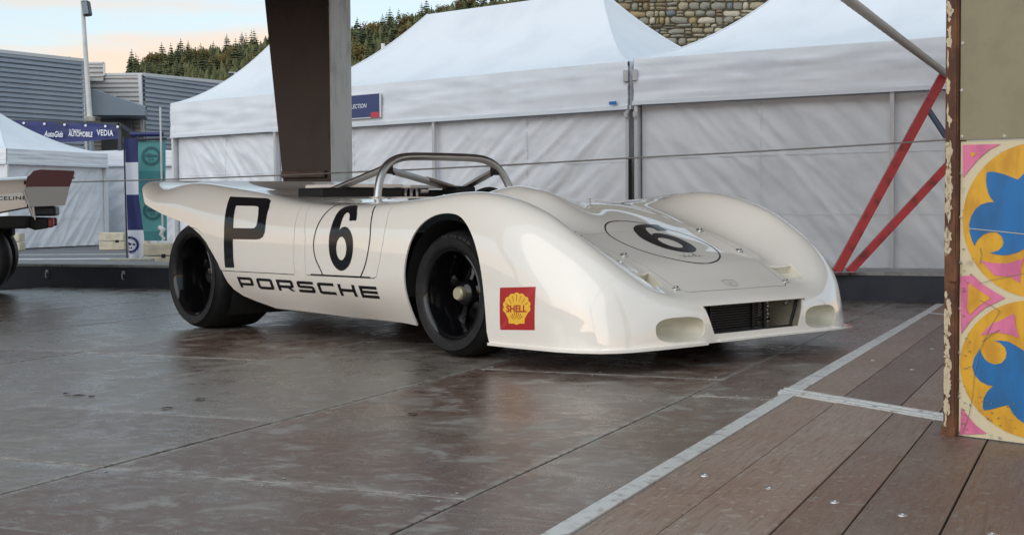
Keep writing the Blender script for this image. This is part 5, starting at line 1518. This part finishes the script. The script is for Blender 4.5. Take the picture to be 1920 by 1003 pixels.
# wheel well liners and the dark underside
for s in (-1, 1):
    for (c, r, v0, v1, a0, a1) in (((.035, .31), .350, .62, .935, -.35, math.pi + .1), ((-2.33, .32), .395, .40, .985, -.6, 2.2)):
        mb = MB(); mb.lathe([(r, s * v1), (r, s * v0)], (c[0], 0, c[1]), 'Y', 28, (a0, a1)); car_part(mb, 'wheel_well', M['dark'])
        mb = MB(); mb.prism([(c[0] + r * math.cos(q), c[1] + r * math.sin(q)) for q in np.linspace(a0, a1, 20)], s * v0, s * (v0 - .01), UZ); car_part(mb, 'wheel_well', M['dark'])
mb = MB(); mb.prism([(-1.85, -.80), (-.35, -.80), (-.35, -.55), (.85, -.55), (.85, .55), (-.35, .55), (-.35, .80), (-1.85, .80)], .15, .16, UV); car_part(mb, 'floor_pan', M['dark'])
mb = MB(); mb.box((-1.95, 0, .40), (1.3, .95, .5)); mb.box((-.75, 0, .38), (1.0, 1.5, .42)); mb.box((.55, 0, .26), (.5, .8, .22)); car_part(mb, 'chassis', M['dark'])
for s in (-1, 1):
    mb = MB(); mb.tube([(-2.325, s * .45, .32), (-2.325, s * .9, .32)], .035, 10); mb.tube([(.02, s * .4, .305), (.02, s * .85, .305)], .03, 10); car_part(mb, 'axle', M['black_plastic'])
# seat, steering wheel
mb = MB(); mb.grid(lambda i, j: (-1.05 + .08 * (1 - j) + .45 * max(0, .35 - j), -.42 + .44 * i, .30 + .44 * j - .05 * math.sin(math.pi * i)), 8, 10); car_part(mb, 'seat', M['black_plastic'], None, 1.0)
mb = MB(); cs = Vector((-.40, -.36, .672)); pts = [cs + Vector((.045 * math.sin(q), .15 * math.cos(q), .138 * math.sin(q))) for q in np.linspace(0, 2 * math.pi, 33)]
mb.tube(pts, .014, 8, False)
for q in (0.3, 2.8, 4.7): mb.beam(cs, cs + Vector((.045 * math.sin(q), .15 * math.cos(q), .138 * math.sin(q))), .02, .006)
car_part(mb, 'steering_wheel', M['black_plastic'], None, 1.0)

# roll bar
def fillet(pts, n=10):
    out = [Vector(pts[0])]
    for a, b, c in zip(pts[:-2], pts[1:-1], pts[2:]):
        a, b, c = Vector(a), Vector(b), Vector(c)
        p, q = b + (a - b) * .5, b + (c - b) * .5
        for k in range(n + 1):
            t = k / n; out.append(p * (1 - t) ** 2 + b * 2 * t * (1 - t) + q * t * t)
    out.append(Vector(pts[-1])); return out
rb = thing('roll_bar', None, None); rb.parent = car
hoop = [(-1.145, -.52, .70), (-1.155, -.505, .79), (-1.170, -.482, .87), (-1.178, -.452, .925), (-1.184, -.41, .966), (-1.189, -.355, .993), (-1.19, -.29, 1.008), (-1.19, -.2, 1.012), (-1.19, 0, 1.013), (-1.19, .18, 1.012), (-1.19, .27, 1.008), (-1.189, .335, .995), (-1.184, .39, .968), (-1.178, .435, .925), (-1.17, .468, .87), (-1.155, .495, .80), (-1.145, .51, .70)]
mb = MB(); mb.tube(fillet(hoop, 3), .0235, 16); mb.build('hoop', M['steel'], rb, 1.2)
for s in (-1, 1):
    mb = MB(); mb.tube([(-1.205, s * .415, .942), (-1.77, s * .50, .788)], .0205, 14); mb.build('brace', M['steel'], rb, 1.2)
    mb = MB(); mb.box((-1.20, s * .405, .935), (.05, .05, .05)); mb.tube([(-1.19, s * .38, .922), (-1.19, s * .36, .905)], .008, 8); mb.build('clamp', M['black_plastic'], rb, bevel=.006)
    mb = MB(); mb.lathe([(.0, .003), (.045, .003), (.045, -.004)], tuple(top_pt(-1.147, s * .515, .002)), 'Z', 18); mb.build('foot', M['steel'], rb, .6)
mb = MB(); mb.tube([(-1.205, -.405, .935), (-1.62, .40, .838)], .0205, 14); mb.build('diagonal', M['steel'], rb, 1.2)
mb = MB(); mb.tube([(-1.45, .07, .882), (-1.62, .40, .8385)], .0225, 14); mb.build('diagonal_sleeve', mat('heat_browned_steel', (.17, .12, .085), .4, metal=.8), rb, 1.2)

# engine opening behind the roll bar
eb = thing('engine_intake', None, None); eb.parent = car
mb = MB(); mb.box((-1.66, -.34, .808), (.26, .58, .056)); mb.build('intake_box', M['black_plastic'], eb, bevel=.01)
mb = MB(); mb.box((-1.74, -.26, .848), (.40, .44, .020)); mb.build('cover', M['paint'], eb, bevel=.003)
mb = MB(); mb.box((-1.55, .395, .822), (.16, .15, .05)); mb.build('intake_box', M['black_plastic'], eb, bevel=.012)
mb = MB(); mb.box((-1.80, .27, .845), (.36, .40, .022)); mb.build('cover', M['paint'], eb, bevel=.003)
mb = MB(); mb.box((-1.66, .12, .802), (.08, .42, .05)); mb.build('trumpet_tray', M['black_plastic'], eb, bevel=.005)
for k in range(4):
    mb = MB(); mb.lathe([(.012, .79), (.014, .82), (.022, .836), (.024, .838)], (-1.60, -.03 + .045 * k, 0), 'Z', 12); mb.build('trumpet', M['steel'], eb, .8)
mb = MB(); mb.tube([(-1.56, .10, .823), (-1.56, .155, .823)], .017, 12); mb.build('filter_can', M['chrome'], eb, .8)

# ------------------------------------------------------------------ markings on the body
def side_decal(outlines, name, m, off=.0016, step=.035, far=False):
    bm = flat_shape(outlines) if isinstance(outlines, list) else outlines
    refine(bm, step); return bm_object(bm, name, m, car, lambda a, b: side_pt(a, b, off, far), smooth=True)
def top_decal(outlines, name, m, off=.0016, step=.035):
    bm = flat_shape(outlines) if isinstance(outlines, list) else outlines
    refine(bm, step); return bm_object(bm, name, m, car, lambda a, b: top_pt(a, b, off), smooth=True)
SIX = smooth_closed([(-.786, .726), (-.733, .692), (-.712, .656), (-.74, .653), (-.771, .652), (-.783, .674), (-.804, .69), (-.826, .693), (-.838, .681), (-.84, .65), (-.842, .615), (-.845, .602), (-.831, .613), (-.804, .621), (-.772, .616), (-.741, .596), (-.719, .565), (-.711, .528), (-.713, .48), (-.731, .435), (-.766, .406), (-.809, .393), (-.853, .402), (-.89, .431), (-.917, .472), (-.928, .521), (-.929, .573), (-.921, .622), (-.916, .667), (-.912, .700), (-.895, .722), (-.855, .730)], 3)
SIXH = smooth_closed([(-.769, .51), (-.78, .545), (-.805, .567), (-.833, .566), (-.854, .544), (-.86, .508), (-.849, .472), (-.825, .451), (-.797, .451), (-.775, .474)], 3)
# upright classic six for the hood
SIXT = smooth_closed([(-0.676, 0.726), (-0.683, 0.692), (-0.689, 0.656), (-0.720, 0.653), (-0.752, 0.652), (-0.748, 0.675), (-0.755, 0.691), (-0.773, 0.693), (-0.798, 0.682), (-0.823, 0.65), (-0.842, 0.61), (-0.848, 0.596), (-0.83, 0.613), (-0.799, 0.622), (-0.769, 0.616), (-0.742, 0.596), (-0.726, 0.565), (-0.722, 0.528), (-0.729, 0.479), (-0.751, 0.434), (-0.785, 0.405), (-0.829, 0.392), (-0.874, 0.401), (-0.914, 0.43), (-0.939, 0.471), (-0.947, 0.52), (-0.941, 0.573), (-0.919, 0.622), (-0.888, 0.668), (-0.846, 0.704), (-0.797, 0.724), (-0.736, 0.73)], 3)
SIXTH = smooth_closed([(-0.783, 0.509), (-0.796, 0.552), (-0.828, 0.569), (-0.862, 0.551), (-0.877, 0.508), (-0.864, 0.464), (-0.831, 0.447), (-0.798, 0.466)], 4)
side_decal([SIX, SIXH], 'number_six', M['black_vinyl'])
mx = lambda pts: [(-1.623 - a, b) for a, b in pts][::-1]
side_decal([mx(SIX), mx(SIXH)], 'number_six', M['black_vinyl'], far=True)
# number on the hood: reads from in front of the car
hx = lambda pts: [(.490 + (.561 - b) * 1.16, 1.16 * (a + .811) + .065) for a, b in pts]
top_decal([hx(SIXT), hx(SIXTH)], 'number_six', M['black_vinyl'], step=.03)
top_decal([ell(.53, .008, .285, .285, 64), ell(.53, .008, .278, .278, 64)], 'roundel_line', M['black_vinyl'], step=.03)
def stroke(path, w):
    L, Rr = [], []
    for i, p in enumerate(path):
        p = Vector(p); a = Vector(path[max(i - 1, 0)]); b = Vector(path[min(i + 1, len(path) - 1)])
        t = (b - a).normalized(); n = Vector((-t.y, t.x)) * w / 2
        L.append(tuple(p + n)); Rr.append(tuple(p - n))
    return L + Rr[::-1]
def cr(pts, n=5):
    out = []
    for i in range(len(pts) - 1):
        p0, p1, p2, p3 = (np.array(pts[min(max(i + k, 0), len(pts) - 1)]) for k in (-1, 0, 1, 2))
        for s in range(n):
            t = s / n; out.append(tuple(.5 * ((2 * p1) + (-p0 + p2) * t + (2 * p0 - 5 * p1 + 4 * p2 - p3) * t * t + (-p0 + 3 * p1 - 3 * p2 + p3) * t ** 3)))
    return out + [tuple(pts[-1])]
for far in (False, True):
    f = (lambda pts: [(-1.64 - a, b) for a, b in pts]) if far else (lambda pts: pts)
    side_decal([stroke(cr(f([(-1.01, .738), (-1.005, .719), (-1.028, .674), (-1.050, .623), (-1.065, .569), (-1.069, .521), (-1.052, .459), (-1.010, .400), (-.987, .3645)])), .008)], 'roundel_line', M['black_vinyl'], far=far)
    side_decal([stroke(cr(f([(-.615, .725), (-.588, .68), (-.572, .62), (-.566, .569), (-.578, .488), (-.603, .42), (-.645, .3655)])), .008)], 'roundel_line', M['black_vinyl'], far=far)
    side_decal([stroke(f([(-1.10, .3655), (-.86, .366), (-.56, .3675)]), .005)], 'roundel_line', M['black_vinyl'], far=far)
# small signature on the hood
sig = cr([(.715, -.07), (.740, -.066), (.738, -.05), (.712, -.045), (.738, -.028), (.724, -.016), (.740, -.004), (.722, .012), (.742, .022), (.70, .034), (.742, .040), (.728, .056), (.738, .078)], 4)
top_decal([stroke(sig, .0028)], 'signature', M['black_vinyl'], step=.05)
# big P on the rear flank
PO = [(-1.987, .789), (-1.66, .776), (-1.629, .772), (-1.593, .760), (-1.559, .722), (-1.543, .669), (-1.534, .622), (-1.534, .586), (-1.547, .561), (-1.576, .548), (-1.612, .545), (-1.841, .544), (-1.836, .462), (-1.835, .381), (-1.936, .379), (-1.931, .447), (-1.933, .509), (-1.936, .57), (-1.941, .644), (-1.947, .693), (-1.96, .736), (-1.98, .774)]
PH = [(-1.872, .736), (-1.691, .732), (-1.667, .729), (-1.651, .72), (-1.628, .681), (-1.618, .645), (-1.621, .622), (-1.635, .61), (-1.656, .607), (-1.845, .608), (-1.849, .644), (-1.859, .693)]
side_decal([PO, PH], 'letter', M['black_vinyl'])
PFo = lambda pts: [(-3.41 - a, b) for a, b in pts]
side_decal([PFo(PO), PFo(PH)], 'letter', M['black_vinyl'], far=True)
# wide lettering along the sill: drawn stroke by stroke in unit boxes
def rr(x0, y0, x1, y1, r=.12, asp=1.0):
    pts = []
    for cx, cy, q0 in ((x1 - r, y1 - r / asp, 0), (x0 + r, y1 - r / asp, 90), (x0 + r, y0 + r / asp, 180), (x1 - r, y0 + r / asp, 270)):
        for k in range(5):
            q = R(q0 + 22.5 * k); pts.append((cx + r * math.cos(q), cy + r / asp * math.sin(q)))
    return pts
tx, ty = .17, .25
LET = {
    'P': [[(0, 0), (tx, 0), (tx, .22), (.88, .22), (.97, .30), (1, .40), (1, .84), (.97, .94), (.88, 1), (0, 1)], [(tx, .22 + ty), (.83, .22 + ty), (.83, 1 - ty), (tx, 1 - ty)]],
    'O': [rr(0, 0, 1, 1, .13, .55), rr(tx, ty, 1 - tx, 1 - ty, .03, .55)],
    'R': [[(0, 0), (tx, 0), (tx, .26), (.60, .26), (.80, 0), (1.0, 0), (.80, .27), (.94, .32), (1, .44), (1, .84), (.97, .94), (.88, 1), (0, 1)], [(tx, .26 + ty), (.83, .26 + ty), (.83, 1 - ty), (tx, 1 - ty)]],
    'S': [[(0, 0), (.88, 0), (.97, .06), (1, .16), (1, .46), (.97, .56), (.88, .62), (tx, .62), (tx, 1 - ty), (1, 1 - ty), (1, 1), (.12, 1), (.03, .94), (0, .84), (0, .54), (.03, .44), (.12, .38), (1 - tx, .38), (1 - tx, ty), (0, ty)]],
    'C': [[(.12, 0), (1, 0), (1, ty), (tx, ty), (tx, 1 - ty), (1, 1 - ty), (1, 1), (.12, 1), (.03, .94), (0, .84), (0, .16), (.03, .06)]],
    'H': [[(0, 0), (tx, 0), (tx, .375), (1 - tx, .375), (1 - tx, 0), (1, 0), (1, 1), (1 - tx, 1), (1 - tx, .625), (tx, .625), (tx, 1), (0, 1)]],
    'E': [[(0, 0), (1, 0), (1, ty), (tx, ty), (tx, .385), (1, .385), (1, .615), (tx, .615), (tx, 1 - ty), (1, 1 - ty), (1, 1), (0, 1)]],
}
def sill_word(far):
    x0, x1 = -1.832, -.522; n = 7; pitch = (x1 - x0) / (n - .2)
    for k, ch in enumerate('PORSCHE'):
        wd = pitch * .80
        ux = x0 + pitch * k
        if far: fx = lambda a: (-2.354 - (ux + wd * a))
        else: fx = lambda a: ux + wd * a
        z0 = .2665 - .008 * k / 6; h = .0625
        outl = [[(fx(a), z0 + h * b) for a, b in ol] for ol in LET[ch]]
        side_decal(outl, 'letter', M['black_vinyl'], far=far, step=.04)
sill_word(False); sill_word(True)
# fuel sticker: red square, yellow scallop, red name
def sticker(far):
    cx, cz, w, h = .563, .2665, .222, .190
    def loc(x, y, off): return side_pt(cx + x * w / 2, cz + y * h / 2 + .012 * x * .5, off, far)
    fx = -1 if far else 1
    def put(bm, name, m, off):
        refine(bm, .16); bm_object(bm, name, m, car, lambda a, b: loc(a * fx if name == 'sticker_text' else a, b, off), smooth=True)
    put(flat_shape([[(-1, -1), (1, -1), (1, 1), (-1, 1)]]), 'sticker', M['decal_red'], .0012)
    pts = []
    nl = 9
    for k in range(nl):
        a0 = R(205 - 230 * k / nl); a1 = R(205 - 230 * (k + 1) / nl)
        for j in range(6):
            t = j / 5; a = a0 + (a1 - a0) * t; rr_ = .70 + .07 * math.sin(math.pi * t)
            pts.append((rr_ * 1.05 * math.cos(a), .08 + rr_ * .88 * math.sin(a)))
    pts += [(.46, -.50), (.46, -.70), (.16, -.70), (.0, -.76), (-.16, -.70), (-.46, -.70), (-.46, -.50)]
    slits = []
    for a in (-52, -35, -17, 0, 17, 35, 52):
        q = R(90 + a); b0, b1 = .16, .44
        c_, s_ = math.cos(q), math.sin(q); oy = -.62
        slits.append([(c_ * b0 - s_ * .006, oy + s_ * b0 + c_ * .006), (c_ * b0 + s_ * .006, oy + s_ * b0 - c_ * .006), (c_ * b1 + s_ * .024, oy + s_ * b1 - c_ * .024), (c_ * b1 - s_ * .024, oy + s_ * b1 + c_ * .024)])
    for a in (-60, -40, -20, 0, 20, 40, 60):
        q = R(90 + a); c_, s_ = math.cos(q), math.sin(q); oy = -.10; b0, b1 = (.44, .74) if abs(a) < 45 else (.56, .74)
        slits.append([(c_ * b0 - s_ * .012, oy + s_ * b0 + c_ * .012), (c_ * b0 + s_ * .012, oy + s_ * b0 - c_ * .012), (c_ * b1 + s_ * .016, oy + s_ * b1 - c_ * .016), (c_ * b1 - s_ * .016, oy + s_ * b1 + c_ * .016)])
    put(flat_shape([pts] + slits), 'sticker_shell', M['decal_yellow'], .0022)
    put(fit_bm(text_shape('SHELL', 1, 0, 1.0, .03), 1.16, .34), 'sticker_text', M['decal_red'], .0032)
sticker(False); sticker(True)
# faint shield badge on the hood edge
top_decal([[(.945, -.045), (.94, 0), (.945, .045), (.985, .04), (1.005, 0), (.985, -.04)], [(.952, -.036), (.948, 0), (.952, .036), (.982, .032), (.995, 0), (.982, -.032)]], 'badge', mat('faint_badge', (.50, .47, .42), .35), step=.05)
top_decal([[(.962, -.012), (.958, .012), (.978, .010), (.984, 0), (.978, -.010)]], 'badge', bpy.data.materials['faint_badge'], step=.05)
# dark strip standing in for the shade inside the hood's shut line
bed_o = [tuple(p) for p in ring_off(.006)]; bed_i = [tuple(p) for p in ring_off(-.006)]
top_decal([bed_i, bed_o], 'hood_gap', M['gap'], off=-.0008, step=.03)
# hood pins
for (u, v) in ((.683, -.415), (.683, .415), (.385, .455), (.985, -.395), (.985, .395), (.385, -.455)):
    p = top_pt(u, v, .0); pn_ = thing('hood_pin', None, None); pn_.parent = car
    mb = MB(); mb.lathe([(.0, .012), (.006, .012), (.007, .002), (.016, .0025), (.017, -.002)], tuple(p), 'Z', 14); mb.build('plate', M['steel'], pn_, .6)
    mb = MB(); mb.tube([p + Vector((.004 + .016 * math.cos(q) - .012, .010 * math.sin(q) * 1.6, .007 + .004 * math.sin(q))) for q in np.linspace(0, 6.0, 14)], .0018, 6); mb.build('ring', M['black_plastic'], pn_, 1.2)
p = top_pt(.03, .0); mb = MB(); mb.tube([p + Vector((-.01, -.012, 0)), p + Vector((-.01, -.010, .035)), p + Vector((-.01, .010, .037)), p + Vector((-.01, .012, 0))], .004, 8); car_part(mb, 'cowl_clip', M['steel'], None, 1.2)
# louvre slits on the tops of the front fenders
for s in (-1, 1):
    for k in range(6):
        u0 = -.33 + .045 * k
        top_decal([[(u0, s * .70), (u0 + .012, s * .70), (u0 + .05, s * .80), (u0 + .038, s * .80)]], 'louvre', mat('louvre_grey', (.30, .26, .21), .6) if 'louvre_grey' not in bpy.data.materials else bpy.data.materials['louvre_grey'], step=.05)

# ================================================================== the other race car, cut off at the left edge
oc = thing('race_car', 'white race car cut off by the left edge with maroon and grey wing plate', 'race car', (-5.785, 11.2, 0.0), R(17))
# local x = towards its tail (right in the picture), y = away
def osec(x):
    zt = np.interp(x, [-2.6, -2.0, -1.2, -.5, .1, .9, 1.4, 1.74], [.45, .62, .72, .80, .84, .93, .985, 1.005])
    zb = np.interp(x, [-2.6, -1.0, .4, 1.2, 1.74], [.15, .14, .30, .64, .745])
    w = np.interp(x, [-2.6, -2.0, -1, 0, 1.0, 1.74], [.5, .68, .74, .74, .73, .66])
    return zt, zb, w
def obody(i, j):
    x = -2.6 + 4.34 * i; zt, zb, w = osec(x); q = math.pi * (1 - j)
    e = 2 / 4.5
    y = w * abs(math.cos(q)) ** e * (1 if math.cos(q) > 0 else -1)
    return (x, -y, zb + (zt - zb) * abs(math.sin(q)) ** e)
mb = MB(); mb.grid(obody, 60, 40); mb.build('body', M['paint'], oc, 1.0)
mb = MB(); zt, zb, w = osec(1.74); mb.prism([(-w * .98, zb), (w * .98, zb), (w * .95, zt - .05), (0, zt - .01), (-w * .95, zt - .05)], 1.72, 1.735, lambda a, b, d: (d, a, b)); mb.build('tail_panel', M['dark'], oc)
for yy in (-.72,):
    ep = MB(); poly_up = [(1.735, .905), (2.075, .905), (2.115, 1.02), (2.11, 1.035), (1.86, 1.045), (1.80, 1.035), (1.76, .99)]
    ep.prism(poly_up, yy, yy + .012, UZ); plate = ep.build('wing_plate', M['maroon'], oc)
    mb = MB(); mb.prism([(1.735, .904), (2.075, .904), (2.035, .755), (1.76, .745)], yy - .001, yy + .013, UZ); mb.build('lower_plate', M['wing_grey'], oc)
mb = MB(); mb.prism([(1.80, .93), (1.95, .955), (2.10, 1.0), (2.10, 1.006), (1.95, .975), (1.80, .945)], -.71, .60, UZ); mb.build('wing', M['wing_grey'], oc)
mb = MB(); mb.box((1.86, .05, .71), (.20, 1.2, .085)); mb.build('rear_box', M['frame_dark'], oc, bevel=.02)
mb = MB(); mb.box((1.63, -.35, .62), (.24, .9, .10)); mb.box((1.15, 0, .57), (.9, .5, .15)); mb.build('gearbox', M['dark'], oc, bevel=.02)
for yy in (-.66, .42):
    tl = thing('tail_lamp', None, None); tl.parent = oc
    mb = MB(); mb.prism([(1.68, .66), (1.90, .65), (1.90, .57), (1.80, .555), (1.68, .60)], yy, yy + .18, UZ); mb.build('housing', M['black_plastic'], tl, bevel=.01)
    mb = MB(); mb.box((1.905, yy + .09, .612), (.075, .15, .075)); mb.build('lens', M['tail_red'], tl, bevel=.015)
for dx in (0, .12):
    mb = MB(); mb.tube([(1.62 - dx * .9, -.60, .62), (1.17 - dx, -.70, .24)], .016, 8); mb.build('suspension_arm', M['black_plastic'], oc, 1.0)
mb = MB(); mb.tube([(1.72, -.70, .88), (1.79, -.70, .66)], .012, 8); mb.tube([(1.78, -.70, .82), (1.80, -.70, .64)], .010, 8); mb.build('wing_stay', M['steel'], oc, 1.0)
mb = MB(); mb.tube([(1.2, -.60, .64), (1.45, -.63, .61), (1.66, -.63, .64)], .03, 10); mb.build('exhaust', M['black_plastic'], oc, 1.0)
def owheel(x, yv, Rt, wd):
    s = -1 if yv < 0 else 1
    w = thing('wheel', None, None); w.parent = oc
    y = lambda d: yv - s * d
    mb = MB(); mb.lathe([(Rt * .6, y(.02)), (Rt * .65, y(0)), (Rt * .85, y(-.004)), (Rt * .96, y(.02)), (Rt, y(.06)), (Rt, y(wd - .06)), (Rt * .95, y(wd - .01)), (Rt * .6, y(wd - .02))], (x, 0, Rt), 'Y', 48); mb.build('tyre', M['rubber'], w, 1.0)
    mb = MB(); mb.lathe([(Rt * .62, y(.012)), (Rt * .58, y(.03)), (Rt * .5, y(.12)), (Rt * .15, y(.10)), (0, y(.09))], (x, 0, Rt), 'Y', 32); mb.build('rim', M['rim'], w, .8)
owheel(1.285, -.80, .33, .30); owheel(1.285, .50, .33, .26); owheel(-1.25, -.78, .27, .24); owheel(-1.25, .76, .27, .24)
bm = fit_bm(text_shape('RACELINE', 1, 0, 1.15, .02), .30, .030)
obv = BVHTree.FromObject(oc.children[0], bpy.context.evaluated_depsgraph_get())
refine(bm, .08)
def o_side(a, b):
    l_, n_2, _, _ = obv.ray_cast(Vector((1.585 + a, -3, .815 + b + .015 * a)), Vector((0, 1, 0)))
    if l_ is None: return Vector((1.585 + a, -.7, .82 + b))
    return l_ + Vector((0, -.004, 0))
bm_object(bm, 'lettering', M['black_vinyl'], oc, o_side)
mb = MB(); mb.lathe([(0, .0), (.03, .0), (.04, .1)], (-.9, .2, .7), 'Z', 12); mb.build('mirror_stalk', M['black_plastic'], oc)
